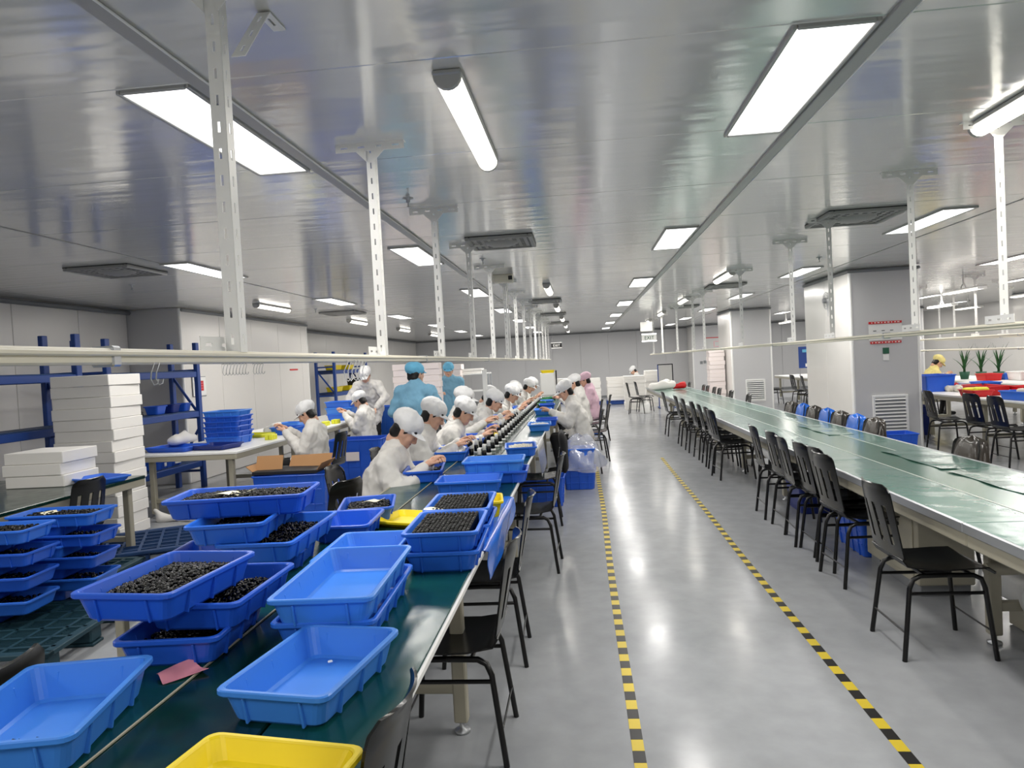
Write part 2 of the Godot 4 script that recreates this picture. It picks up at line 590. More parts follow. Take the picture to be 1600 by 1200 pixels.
func shell():
	struct("floor", boxm(Vector3(20.4, 0.2, 37.0), 0.0), M.floor, Vector3(2.9, -0.1, -11.2))
	var c := struct("ceiling", boxm(Vector3(20.4, 0.15, 37.0), 0.0), M.grey, Vector3(2.9, CEIL + 0.1, -11.2))
	var xs := [-7.0, -6.55, -3.97, -1.38, 1.16, 3.7, 6.25, 8.8, 11.3, 13.0]
	for i in xs.size() - 1:
		var z := 7.0
		var zz := 6.6
		while z > -29.5:
			zz = maxf(zz, -29.5)
			var sz := Vector3(xs[i + 1] - xs[i] - 0.004, 0.03, z - zz - 0.004)
			part("ceiling_panel", boxm(sz, 0.003), M.ceil, c, Vector3((xs[i] + xs[i + 1]) * 0.5 - 2.9, -0.085, (z + zz) * 0.5 + 11.2))
			z = zz
			zz -= 1.15
	for x in [-1.40, 1.145]:
		var t := struct("trim_1" if x < 0 else "trim_2", boxm(Vector3(0.062, 0.016, 36.4), 0.003), M.trim, Vector3(x, CEIL - 0.006, -11.25))
		part("bead", boxm(Vector3(0.008, 0.008, 36.4), 0.002), M.white, t, Vector3(0.034, -0.006, 0))
	for x in [-3.97, 3.7]:
		struct("trim_3" if x < 0 else "trim_4", boxm(Vector3(0.02, 0.006, 36.4), 0.002), M.trim, Vector3(x, CEIL - 0.002, -11.25))
	# left wall: recess, projecting block, recess
	var wl := struct("wall_left", boxm(Vector3(0.2, CEIL, 36.6), 0.0), M.wall, Vector3(-7.1, CEIL * 0.5, -11.2))
	wall_panels(wl, M.wall, Vector3(0.1, -CEIL * 0.5, 18.2), Vector3(0, 0, -1), Vector3(1, 0, 0), 17.3)
	wall_panels(wl, M.wall, Vector3(0.1, -CEIL * 0.5, -4.15), Vector3(0, 0, -1), Vector3(1, 0, 0), 14.1)
	var wb := struct("wall_left", boxm(Vector3(0.86, CEIL, 5.0), 0.0), M.wall, Vector3(-6.57, CEIL * 0.5, -12.83))
	wall_panels(wb, M.wall, Vector3(0.43, -CEIL * 0.5, 2.5), Vector3(0, 0, -1), Vector3(1, 0, 0), 5.0)
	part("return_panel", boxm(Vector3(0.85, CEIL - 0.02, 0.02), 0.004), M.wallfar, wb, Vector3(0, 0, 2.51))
	part("corner_trim", boxm(Vector3(0.05, CEIL - 0.02, 0.05), 0.015), M.white, wb, Vector3(0.43, 0, 2.5))
	part("corner_trim", boxm(Vector3(0.05, CEIL - 0.02, 0.05), 0.015), M.white, wb, Vector3(0.43, 0, -2.5))
	var st := S()
	for z in [0.0]: cbox(st, Vector3(0, 0, 0), Vector3(0.08, 0.06, 36.0), 0.02)
	struct("trim_5", fin(st), M.grey, Vector3(-6.95, CEIL - 0.045, -11.2))
	struct("trim_6", boxm(Vector3(0.06, 0.05, 5.0), 0.015), M.grey, Vector3(-6.11, CEIL - 0.04, -12.83))
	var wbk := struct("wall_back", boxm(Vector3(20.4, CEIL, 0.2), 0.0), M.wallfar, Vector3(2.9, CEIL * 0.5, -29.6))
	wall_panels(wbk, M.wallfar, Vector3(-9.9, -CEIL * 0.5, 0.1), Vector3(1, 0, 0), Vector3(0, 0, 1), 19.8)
	struct("trim_7", boxm(Vector3(20, 0.05, 0.05), 0.015), M.grey, Vector3(2.9, CEIL - 0.04, -29.47))
	struct("baseboard_back", boxm(Vector3(20, 0.08, 0.03), 0.01), M.grey, Vector3(2.9, 0.04, -29.47))
	struct("wall_right", boxm(Vector3(0.2, CEIL, 36.6), 0.0), M.wall, Vector3(13.1, CEIL * 0.5, -11.2))
	struct("wall_front", boxm(Vector3(20.4, CEIL, 0.2), 0.0), M.wall, Vector3(2.9, CEIL * 0.5, 7.1))
	column(4.03, 4.97, -11.0, -13.1, "white panel-clad column with red banners and a louvred vent, nearest on the right", true)
	column(4.0, 5.0, -19.3, -21.0, "white panel-clad column behind the pile of foam sheets, second on the right", true)
	column(4.35, 6.3, -28.2, -29.4, "wide white panel-clad pier against the far wall with a framed notice", false)
	column(11.2, 12.9, -17.6, -19.5, "white panel-clad pier in the right-hand hall with framed notices", false)
	column(10.0, 11.0, -24.0, -25.0, "white panel-clad column far back in the right-hand hall", false)
	floor_tape(0.145, -1.3, -10.6, "yellow and black hazard tape along the left side of the aisle floor")
	floor_tape(1.175, -1.3, -11.2, "yellow and black hazard tape along the right side of the aisle floor")

func column(x0: float, x1: float, z0: float, z1: float, label: String, vent: bool):
	var c := Vector3((x0 + x1) * 0.5, CEIL * 0.5, (z0 + z1) * 0.5)
	var w := x1 - x0
	var d := z0 - z1
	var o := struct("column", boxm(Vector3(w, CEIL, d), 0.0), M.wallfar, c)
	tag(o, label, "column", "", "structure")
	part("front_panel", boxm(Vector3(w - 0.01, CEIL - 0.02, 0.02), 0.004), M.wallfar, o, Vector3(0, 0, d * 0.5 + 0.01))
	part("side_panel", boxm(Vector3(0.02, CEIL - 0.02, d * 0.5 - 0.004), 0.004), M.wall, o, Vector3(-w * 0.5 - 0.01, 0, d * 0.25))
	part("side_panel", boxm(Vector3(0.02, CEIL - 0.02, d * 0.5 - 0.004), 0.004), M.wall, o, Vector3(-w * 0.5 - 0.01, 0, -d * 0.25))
	for s in [-1, 1]: part("corner_trim", boxm(Vector3(0.055, CEIL - 0.02, 0.055), 0.018), M.white, o, Vector3(s * w * 0.5, 0, d * 0.5))
	var st := S()
	cbox(st, Vector3(0, 0, d * 0.5 + 0.02), Vector3(w + 0.1, 0.05, 0.06), 0.015)
	cbox(st, Vector3(-w * 0.5 - 0.02, 0, 0), Vector3(0.06, 0.05, d), 0.015)
	part("cornice", fin(st), M.grey, o, Vector3(0, CEIL * 0.5 - 0.035, 0))
	if vent:
		var v := part("vent_louvre", boxm(Vector3(0.5, 0.58, 0.012), 0.003), M.white, o, Vector3(0.03 if z0 > -15 else 0.06, 0.55 - CEIL * 0.5, d * 0.5 + 0.026))
		var fr := S()
		for s in [-1.0, 1.0]:
			cbox(fr, Vector3(s * 0.235, 0, 0.012), Vector3(0.035, 0.58, 0.024), 0.005)
			cbox(fr, Vector3(0, s * 0.275, 0.012), Vector3(0.44, 0.035, 0.024), 0.005)
		part("frame", fin(fr), M.white, v)
		for k in 10:
			part("slat", boxm(Vector3(0.44, 0.006, 0.04), 0.002), M.white, v, Vector3(0, -0.235 + k * 0.052, 0.016), Vector3(0.7, 0, 0))
		part("dark_gap", boxm(Vector3(0.43, 0.5, 0.004)), M.grey, v, Vector3(0, 0, 0.007))

func floor_tape(x: float, z0: float, z1: float, label: String):
	var t := thing("floor_tape", label, "floor tape", Vector3(x, 0.0, 0))
	var m := boxm(Vector3(0.05, 0.0016, 0.085), 0.0006)
	var n := int((z0 - z1) / 0.086)
	for k in n:
		part("yellow_dash" if k % 2 == 0 else "black_dash", m, M.tapeyellow if k % 2 == 0 else M.tapeblack, t, Vector3(0.006 * sin(k * 0.11), 0.0008, z0 - (k + 0.5) * 0.086))

# ------------------------------------------------------------------ hanging posts, rails, vents
func slotted(st: SurfaceTool, a: Vector3, along: Vector3, across: Vector3, length: float, w := 0.042):
	var nrm := along.cross(across)
	var b := Basis(across, along, nrm)
	var n := int(length / 0.075)
	var p := length / n
	for k in n:
		var c := a + along * (k + 0.5) * p + across * w * 0.5
		box(st, c - across * w * 0.3, Vector3(w * 0.4, p, 0.003), b)
		box(st, c + across * w * 0.3, Vector3(w * 0.4, p, 0.003), b)
		box(st, c - along * p * 0.35, Vector3(w * 0.2, p * 0.3, 0.003), b)
		box(st, c + along * p * 0.35, Vector3(w * 0.2, p * 0.3, 0.003), b)

func hanging_post(called: String, x: float, z: float, label: String, group: String, dirx := 1.0, bottom := 1.675):
	var t := thing(called, label, "hanging post", Vector3(x, bottom, z), 0.0, group)
	var h := CEIL - bottom
	var key := "post%s" % h
	if not mesh_cache.has(key):
		var st := S()
		slotted(st, Vector3(-0.021, 0, 0), Vector3.UP, Vector3.RIGHT, h)
		slotted(st, Vector3(0.021, 0, 0), Vector3.UP, Vector3(0, 0, -1), h)
		mesh_cache[key] = fin(st)
		var s2 := S()
		slotted(s2, Vector3(-0.175, 0, 0), Vector3.RIGHT, Vector3(0, -1, 0), 0.35)
		box(s2, Vector3(0, -0.0015, -0.02), Vector3(0.35, 0.003, 0.04))
		mesh_cache.pbar = fin(s2)
		var s3 := S()
		slotted(s3, Vector3(0, 0, 0.13), Vector3(0, 0, -1), Vector3.UP, 0.26, 0.045)
		box(s3, Vector3(0.02, 0.0015, 0), Vector3(0.04, 0.003, 0.26))
		mesh_cache.pfoot = fin(s3)
		var s4 := S()
		for s in [-1.0, 1.0]:
			var p := [Vector3(s * 0.02, 0, 0), Vector3(s * 0.075, 0, 0), Vector3(s * 0.02, -0.055, 0)]
			OT(s4, p[0], p[1], p[2], Vector3(0, 0, -0.1))
			OT(s4, p[0] - Vector3(0, 0, 0.004), p[1] - Vector3(0, 0, 0.004), p[2] - Vector3(0, 0, 0.004), Vector3(0, 0, 0.1))
			OQ(s4, p[1], p[2], p[2] - Vector3(0, 0, 0.004), p[1] - Vector3(0, 0, 0.004), p[0])
		mesh_cache.pgus = fin(s4)
	part("slotted_upright", mesh_cache[key], M.white, t)
	part("ceiling_bar", mesh_cache.pbar, M.white, t, Vector3(0, h, 0.004))
	part("gusset", mesh_cache.pgus, M.white, t, Vector3(0, h - 0.04, 0.008))
	part("foot_bracket", mesh_cache.pfoot, M.white, t, Vector3(-0.026, 0, 0))
	return t

func rail(x: float, z0: float, z1: float, y: float, label: String):
	var t := thing("hanging_rail", label, "rail", Vector3(x, y, 0))
	var L := z0 - z1
	var st := S()
	cbox(st, Vector3(0, 0, (z0 + z1) * 0.5), Vector3(0.045, 0.034, L), 0.004)
	cbox(st, Vector3(-0.026, 0.006, (z0 + z1) * 0.5), Vector3(0.012, 0.012, L), 0.003)
	cbox(st, Vector3(0.026, 0.006, (z0 + z1) * 0.5), Vector3(0.012, 0.012, L), 0.003)
	part("profile", fin(st), M.cream, t)
	var k := 0
	var z := z0 - 0.9
	while z > z1:
		part("joint_clip", boxm(Vector3(0.052, 0.044, 0.03), 0.004), M.steel, t, Vector3(0, 0, z))
		z -= 3.0

func ceiling_vent(x: float, z: float, w: float, label: String):
	var t := thing("ceiling_vent", label, "ceiling vent", Vector3(x, CEIL, z), 0.0, "square ceiling vents")
	part("backing", boxm(Vector3(w, 0.01, w), 0.002), M.dark, t, Vector3(0, -0.006, 0))
	var st := S()
	for s in [-1.0, 1.0]:
		cbox(st, Vector3(s * (w * 0.5 - 0.02), -0.018, 0), Vector3(0.04, 0.036, w), 0.008)
		cbox(st, Vector3(0, -0.018, s * (w * 0.5 - 0.02)), Vector3(w - 0.08, 0.036, 0.04), 0.008)
	part("frame", fin(st), M.vent, t)
	var pl := S()
	for i in 8:
		var q := (i - 3.5) * (w - 0.08) / 8.0
		box(pl, Vector3(q, -0.022, 0), Vector3(0.028, 0.004, w - 0.08))
		box(pl, Vector3(0, -0.0225, q), Vector3(w - 0.08, 0.004, 0.028))
	part("perforated_plate", fin(pl), M.vent, t)
	var ds := S()
	lathe(ds, [Vector2(0, -0.05), Vector2(w * 0.16, -0.048), Vector2(w * 0.25, -0.03), Vector2(w * 0.26, -0.02)], 20)
	part("diffuser_dome", fin(ds), M.vent, t)

func ceiling_fittings():
	for k in 14:
		hanging_post("hanging_post", -1.0, -1.95 - 1.52 * k, "white slotted angle post hanging over the left production line, %s from the camera" % NTH[k], "posts over the left line")
	var zs := [-3.95, -4.95, -6.5, -7.65, -10.0, -13.0, -14.2, -16.6, -19.6, -22.0]
	for k in zs.size():
		hanging_post("hanging_post", 2.22, zs[k], "white slotted angle post hanging over the right table, %s from the camera" % NTH[k], "posts over the right table")
	rail(-1.0, 2.5, -22.5, 1.66, "long cream aluminium rail hung over the left production line")
	rail(2.22, 1.5, -23.0, 1.66, "long cream aluminium rail hung over the right table")
	rail(6.9, -5.0, -20.0, 1.64, "cream aluminium rail hung over the benches beyond the near column")
	rail(6.9, -5.0, -20.0, 1.42, "lower cream rail hung over the benches beyond the near column")
	for k in 5:
		hanging_post("hanging_post", 6.95, -9.0 - 2.1 * k, "white slotted post over the benches beyond the columns, %s from the camera" % NTH[k], "posts over the far benches", 1.0, 1.655)
	for k in 3:
		hanging_post("hanging_post", 9.6, -14.0 - 3.0 * k, "white slotted post deep in the right-hand hall, %s from the camera" % NTH[k], "posts deep in the right hall", 1.0, 1.655)
	# diagonal brace beside the nearest post
	var br := thing("ceiling_brace", "white slotted angle brace from the nearest post up to the ceiling", "brace", Vector3(-0.955, 2.52, -1.96))
	var s1 := S()
	var d := Vector3(0, 0.215, -0.19)
	slotted(s1, Vector3.ZERO, d.normalized(), Vector3(1, 0, 0), d.length())
	part("diagonal_bar", fin(s1), M.white, br)
	var s2 := S()
	slotted(s2, d, Vector3(0, 0, -1), Vector3(1, 0, 0), 0.12)
	part("ceiling_foot", fin(s2), M.white, br)
	ceiling_vent(-0.68, -6.5, 0.6, "square perforated ceiling vent beyond the nearest batten lamp over the left line")
	ceiling_vent(-0.62, -13.1, 0.6, "square perforated ceiling vent second along the left line")
	ceiling_vent(-0.62, -16.9, 0.6, "square perforated ceiling vent third along the left line")
	ceiling_vent(-0.62, -20.8, 0.6, "square perforated ceiling vent fourth along the left line")
	ceiling_vent(-4.55, -6.62, 0.66, "square perforated ceiling vent in front of the blue racks")
	ceiling_vent(-4.45, -13.0, 0.7, "square perforated ceiling vent above the middle of the left workbench")
	ceiling_vent(2.45, -6.5, 0.66, "square perforated ceiling vent near the right table and first column")
	ceiling_vent(2.48, -12.3, 0.6, "square perforated ceiling vent farther along the right table")
	ceiling_vent(2.48, -17.0, 0.6, "square perforated ceiling vent farthest along the right table")
	var i := 0
	for p in [Vector2(-1.1, -4.65), Vector2(-5.1, -7.66), Vector2(-1.0, -7.5), Vector2(3.05, -9.3), Vector2(-4.6, -12.0)]:
		var t := thing("sprinkler_head", "small brass ceiling sprinkler %s" % ["beside the third hanging post", "beside the left vent near the racks", "behind the fourth hanging post", "left of the near column", "above the left workbench"][i], "sprinkler", Vector3(p.x, CEIL, p.y), 0.0, "ceiling sprinklers")
		var st := S()
		lathe(st, [Vector2(0, -0.03), Vector2(0.012, -0.03), Vector2(0.014, -0.008), Vector2(0.035, -0.004), Vector2(0.036, 0.0)], 12)
		part("escutcheon", fin(st), M.steel, t)
		var s3 := S()
		lathe(s3, [Vector2(0, -0.062), Vector2(0.016, -0.06), Vector2(0.016, -0.057), Vector2(0.004, -0.056), Vector2(0.004, -0.03)], 10)
		part("deflector", fin(s3), M.steel, t)
		i += 1
	var bx := thing("junction_box", "beige junction box on the ceiling above the left line", "junction box", Vector3(-0.95, CEIL, -9.0))
	part("body", boxm(Vector3(0.26, 0.1, 0.16), 0.01), M.cream, bx, Vector3(0, -0.05, 0))
	part("knockout", boxm(Vector3(0.05, 0.05, 0.02), 0.004), M.dark, bx, Vector3(0.1, -0.05, 0.082))
	part("cable", tubem([Vector3(0.05, -0.1, 0), Vector3(0.05, -0.3, 0.01), Vector3(0.05, -1.06, 0)], 0.008, 6), M.white, bx)
	# wire hooks
	var hk := tubem([Vector3(0, 0.02, 0), Vector3(0.006, 0.026, 0), Vector3(0.012, 0.02, 0), Vector3(0.004, -0.005, 0), Vector3(0.002, -0.02, 0), Vector3(0.008, -0.034, 0), Vector3(0.016, -0.03, 0), Vector3(0.018, -0.02, 0)], 0.0016, 6)
	var hb := tubem([Vector3(0, 0.02, 0), Vector3(0.01, 0.03, 0), Vector3(0.02, 0.02, 0), Vector3(0.0, -0.02, 0), Vector3(0.004, -0.05, 0), Vector3(0.016, -0.062, 0), Vector3(0.028, -0.05, 0), Vector3(0.03, -0.035, 0)], 0.0022, 6)
	for k in 12:
		single("wire_hook", hk, M.steel, "small wire hook in the row under the rail beside the nearest post", "hook", Vector3(-0.99, 1.628, -1.86 - k * 0.019 - (0.03 if k > 7 else 0.0)), Vector3(0, 0.3 * sin(k * 2.1) + 0.6, 0), "hooks under the rail").scale = Vector3(0.55, 0.55, 0.55)
	for k in 6:
		single("wire_hook", hb, M.white, "larger white wire hook in the cluster under the rail between second and first posts", "hook", Vector3(-0.99, 1.625, -2.86 - k * 0.05), Vector3(0, 0.6 * sin(k * 1.7) + 0.5, 0), "white hooks under the rail")
	for k in 2:
		single("wire_hook", hk, M.steel, "wire hook hanging alone under the rail over the left rack, %s of two" % ["first", "second"][k], "hook", Vector3(-0.99, 1.628, -1.53 - k * 0.02), Vector3(0, 0.5, 0))
	# exit signs
	var j := 0
	for p in [Vector3(-0.95, 2.22, -27.5), Vector3(1.95, 2.14, -20.5)]:
		var t := thing("exit_sign", "white hanging exit sign %s" % ["beyond the end of the left line", "beyond the end of the right posts"][j], "sign", p)
		part("panel", boxm(Vector3(0.42, 0.2, 0.02), 0.004), M.white if j else M.dark, t)
		for s in [-1, 1]:
			part("edge_light", boxm(Vector3(0.42, 0.03, 0.026), 0.004), M.lamp if j else M.white, t, Vector3(0, s * 0.1, 0))
		var tm := TextMesh.new()
		tm.text = "EXIT"
		tm.font_size = 32
		tm.pixel_size = 0.0042
		tm.depth = 0.004
		part("lettering", tm, M.white if j == 0 else M.dkgreen, t, Vector3(0, 0, 0.012))
		for s in [-1, 1]:
			part("cable", tubem([Vector3(s * 0.16, 0.1, 0), Vector3(s * 0.16, CEIL - p.y, 0)], 0.004, 6), M.steel, t)
		j += 1
	var gs := thing("hanging_board", "small plain pale board hung near the ceiling beyond the right posts", "sign", Vector3(1.8, 2.42, -19.6))
	part("board", boxm(Vector3(0.32, 0.26, 0.02), 0.004), M.white, gs)
	part("hanger", boxm(Vector3(0.02, 0.2, 0.01), 0.002), M.steel, gs, Vector3(0, 0.22, 0))

# ------------------------------------------------------------------ crates
# a tray: [width, length, height]; pieces: body, rim, ribs
func tray_meshes(w: float, l: float, h: float) -> Array:
	var key := "tray%s_%s_%s" % [w, l, h]
	if mesh_cache.has(key): return mesh_cache[key]
	var tp := 0.03 if h < 0.2 else 0.04
	var st := S()
	var f := func(i: float, y: float, r := 0.028) -> Array: return rrect(w - i * 2.0, l - i * 2.0, r, y)
	loft(st, [f.call(tp + 0.008, 0.0), f.call(tp, 0.008), f.call(0.012, h - 0.012), f.call(0.016, h - 0.004), f.call(tp + 0.005, 0.012), f.call(tp + 0.014, 0.006)])
	var s2 := S()
	loft(s2, [f.call(0.012, h - 0.016), f.call(0.002, h - 0.016), f.call(0.0, h - 0.013), f.call(0.0, h - 0.003), f.call(0.003, h), f.call(0.012, h), f.call(0.015, h - 0.004), f.call(0.016, h - 0.02)], false, false)
	var ribs := []
	var nl := 3 if l < 0.5 else 4
	for s in [-1.0, 1.0]:
		for k in nl:
			var z := (k - (nl - 1) * 0.5) * (l - 0.1) / nl
			ribs.append([Vector3(s * (w * 0.5 - tp * 0.5 - 0.006), h * 0.5 - 0.008, z), Vector3(0, 0, -s * atan((tp - 0.012) / h)), Vector3(0.014, h - 0.02, 0.007)])
		for k in 2:
			var x := (k - 0.5) * w * 0.5
			ribs.append([Vector3(x, h * 0.5 - 0.008, s * (l * 0.5 - tp * 0.5 - 0.006)), Vector3(s * atan((tp - 0.012) / h), 0, 0), Vector3(0.007, h - 0.02, 0.014)])
	if h > 0.2:
		for s in [-1.0, 1.0]:
			for y in [0.33, 0.66]:
				ribs.append([Vector3(s * (w * 0.5 - tp * (1.0 - y * 0.7) - 0.004), h * y, 0), Vector3.ZERO, Vector3(0.016, 0.012, l - 0.1)])
				ribs.append([Vector3(0, h * y, s * (l * 0.5 - tp * (1.0 - y * 0.7) - 0.004)), Vector3.ZERO, Vector3(w - 0.1, 0.012, 0.016)])
	mesh_cache[key] = [fin(st), fin(s2), ribs]
	return mesh_cache[key]

func crate(called: String, size: Vector3, m: Material, at: Vector3, turn: float, label: String, group := "", detail := true) -> Node3D:
	var t := thing(called, label, "crate" if size.y > 0.06 else "tray", at, turn, group)
	var g := tray_meshes(size.x, size.z, size.y)
	part("body", g[0], m, t)
	part("rim", g[1], m, t)
	if detail:
		for r in g[2]: part("rib", boxm(r[2], 0.002), m, t, r[0], r[1])
	return t

# pieces heaped in a tray
func fill(size: Vector3, at: Vector3, turn: float, n: int, m: Material, label: String, cat := "parts", style := 0, level := 0.55):
	var mm := MultiMesh.new()
	mm.transform_format = MultiMesh.TRANSFORM_3D
	if not mesh_cache.has("lump"):
		var st := S()
		lathe(st, [Vector2(0, -0.0085), Vector2(0.0055, -0.0085), Vector2(0.0068, -0.007), Vector2(0.0068, 0.005), Vector2(0.005, 0.0075), Vector2(0, 0.0085)], 8)
		mesh_cache.lump = fin(st)
		var s2 := S()
		lathe(s2, [Vector2(0, -0.03), Vector2(0.007, -0.03), Vector2(0.008, -0.026), Vector2(0.008, 0.024), Vector2(0.005, 0.03), Vector2(0, 0.03)], 8)
		mesh_cache.peg = fin(s2)
	mm.mesh = mesh_cache.peg if style == 1 else mesh_cache.lump
	var w := size.x - (0.07 if style == 1 else 0.08)
	var l := size.z - (0.07 if style == 1 else 0.08)
	var sc := 1.0
	if style == 1:
		var nx := int(w / 0.0172)
		var nz := int(l / 0.0172)
		mm.instance_count = nx * nz
		for i in nx:
			for k in nz:
				mm.set_instance_transform(i * nz + k, Transform3D(Basis(), Vector3((i - (nx - 1) * 0.5) * 0.0172, size.y * 0.5 + 0.012 + rng.randf() * 0.005, (k - (nz - 1) * 0.5) * 0.0172)))
	else:
		n = int(n * (2.0 if style == 0 else 1.4))
		mm.instance_count = n
		sc = 0.82 if style == 0 else 1.2
		var lay := 0
		var per := maxi(1, n * 2 / 3)
		for i in n:
			lay = i / per
			var p := Vector3((rng.randf() - 0.5) * w, 0, (rng.randf() - 0.5) * l)
			var edge := minf(1.0 - absf(p.x) / (w * 0.5), 1.0 - absf(p.z) / (l * 0.5))
			p.y = size.y * level + minf(edge, 0.5) * 0.03 + lay * 0.009 + rng.randf() * 0.004
			var b := Basis.from_euler(Vector3(rng.randf() * TAU, rng.randf() * TAU, rng.randf() * TAU)).scaled(Vector3(sc, sc, sc))
			mm.set_instance_transform(i, Transform3D(b, p))
	var o := MultiMeshInstance3D.new()
	o.multimesh = mm
	o.material_override = m
	o.name = numbered("heap_of_parts" if style != 1 else "rows_of_parts")
	add_child(o)
	o.position = at
	o.rotation.y = turn
	tag(o, label, cat, "", "stuff")
	return o

# ------------------------------------------------------------------ chairs
var chair0: Node3D
func make_chair(label: String) -> Node3D:
	var t := thing("plastic_chair", label, "chair")
	var P := []
	var prof := [Vector2(0.235, 0.425), Vector2(0.225, 0.44), Vector2(0.19, 0.448), Vector2(0.1, 0.445), Vector2(0.0, 0.44), Vector2(-0.09, 0.442), Vector2(-0.15, 0.452), Vector2(-0.19, 0.475), Vector2(-0.212, 0.51)]
	var nu := 21
	var hw := [0.17, 0.19, 0.2, 0.205, 0.205, 0.2, 0.195, 0.19, 0.188]
	for j in prof.size():
		var row := []
		for i in nu:
			var u := i / (nu - 1.0) * 2.0 - 1.0
			var rise := 0.018 * u * u if j > 1 and j < 7 else 0.0
			row.append(Vector3(u * hw[j], prof[j].y + rise, prof[j].x))
		P.append(row)
	part("seat", shellm(P, func(_j, _i): return false, 0.007), M.black, t)
	var B := []
	var nv := 20
	for j in nv + 1:
		var v := float(j) / nv
		var row := []
		var w := 0.188 - 0.012 * v
		if v > 0.86: w -= 0.05 * pow((v - 0.86) / 0.14, 2.0)
		for i in nu:
			var u := i / (nu - 1.0) * 2.0 - 1.0
			var fold := 0.012 if v > 0.97 else 0.0
			row.append(Vector3(u * w, 0.51 + v * 0.375, -0.212 - 0.085 * v + 0.032 * u * u * (0.3 + 0.7 * v) - fold))
		B.append(row)
	part("backrest", shellm(B, func(j, i): return j >= 3 and j < 14 and (i in [3, 4, 9, 10, 15, 16]), 0.008), M.black, t)
	for s in [-1.0, 1.0]:
		part("leg", tubem([Vector3(s * 0.2, 0.0, 0.215), Vector3(s * 0.175, 0.36, 0.18), Vector3(s * 0.172, 0.405, 0.165), Vector3(s * 0.17, 0.422, 0.13), Vector3(s * 0.17, 0.425, 0.0)], 0.0125, 8), M.blackmetal, t)
		part("leg", tubem([Vector3(s * 0.2, 0.0, -0.225), Vector3(s * 0.175, 0.36, -0.18), Vector3(s * 0.172, 0.405, -0.16), Vector3(s * 0.17, 0.422, -0.125), Vector3(s * 0.17, 0.425, 0.0)], 0.0125, 8), M.blackmetal, t)
		part("side_rail", tubem([Vector3(s * 0.177, 0.335, 0.18), Vector3(s * 0.177, 0.335, -0.182)], 0.009, 8), M.blackmetal, t)
	for z in [0.205, -0.212]:
		part("cross_rod", tubem([Vector3(-0.191, 0.14, z), Vector3(0.191, 0.14, z)], 0.005, 6), M.blackmetal, t)
	part("seat_bar", tubem([Vector3(-0.17, 0.425, 0.12), Vector3(0.17, 0.425, 0.12)], 0.01, 6), M.blackmetal, t)
	part("seat_bar", tubem([Vector3(-0.17, 0.425, -0.1), Vector3(0.17, 0.425, -0.1)], 0.01, 6), M.blackmetal, t)
	return t

func chair(x: float, z: float, face: float, label: String, group := "") -> Node3D:
	var a := deg_to_rad(face)
	if chair0 == null:
		chair0 = make_chair(label)
		chair0.position = Vector3(x, 0, z)
		chair0.rotation.y = a
		if group: chair0.set_meta("group", group)
		return chair0
	return dup(chair0, Vector3(x, 0, z), a, label, group)

func leg_frame(parent: Node3D, xs: Array, z: float, top: float, m: Material):
	for x in xs:
		part("leg", boxm(Vector3(0.06, top - 0.05, 0.06), 0.006), m, parent, Vector3(x, (top + 0.05) * 0.5, z))
		var st := S()
		lathe(st, [Vector2(0, 0), Vector2(0.035, 0), Vector2(0.035, 0.012), Vector2(0.012, 0.02), Vector2(0.012, 0.05)], 12)
		if not mesh_cache.has("foot"): mesh_cache.foot = fin(st)
		part("foot", mesh_cache.foot, M.steel, parent, Vector3(x, 0, z))
	part("cross_bar", boxm(Vector3(absf(xs[1] - xs[0]), 0.05, 0.04), 0.005), m, parent, Vector3((xs[0] + xs[1]) * 0.5, 0.2, z))

func bottle(x: float, z: float):
	if bottle0 == null:
		bottle0 = thing("capped_bottle", "small black bottle with white cap standing in the rows on the left belt", "bottle", Vector3(x, 0.762, z), 0.0, "capped bottles in rows on the left belt")
		var s0 := S()
		lathe(s0, [Vector2(0, 0), Vector2(0.026, 0), Vector2(0.026, 0.02), Vector2(0, 0.021)], 14)
		part("base", fin(s0), M.white, bottle0)
		var st := S()
		lathe(st, [Vector2(0.0, 0.02), Vector2(0.02, 0.02), Vector2(0.021, 0.03), Vector2(0.021, 0.075), Vector2(0.016, 0.082), Vector2(0, 0.083)], 14)
		part("body", fin(st), M.blackpart, bottle0)
		var s2 := S()
		lathe(s2, [Vector2(0, 0.08), Vector2(0.016, 0.08), Vector2(0.016, 0.13), Vector2(0.012, 0.136), Vector2(0, 0.137)], 12)
		part("cap", fin(s2), M.white, bottle0)
		return
	dup(bottle0, Vector3(x, 0.762, z), 0.0, "small black bottle with white cap standing in the rows on the left belt")
var bottle0: Node3D

func paper(pts: Array, m: Material, label: String, cat := "paper", called := "paper_slip"):
	var P := []
	for j in 5:
		var row := []
		for i in 7:
			var u := i / 6.0
			var v := j / 4.0
			var p: Vector3 = (pts[0] as Vector3).lerp(pts[1], u).lerp((pts[3] as Vector3).lerp(pts[2], u), v)
			row.append(p + Vector3(0, 0.006 * sin(u * 5.0 + v * 2.0), 0))
		P.append(row)
	single(called, shellm(P, func(_j, _i): return false, 0.0012), m, label, cat)

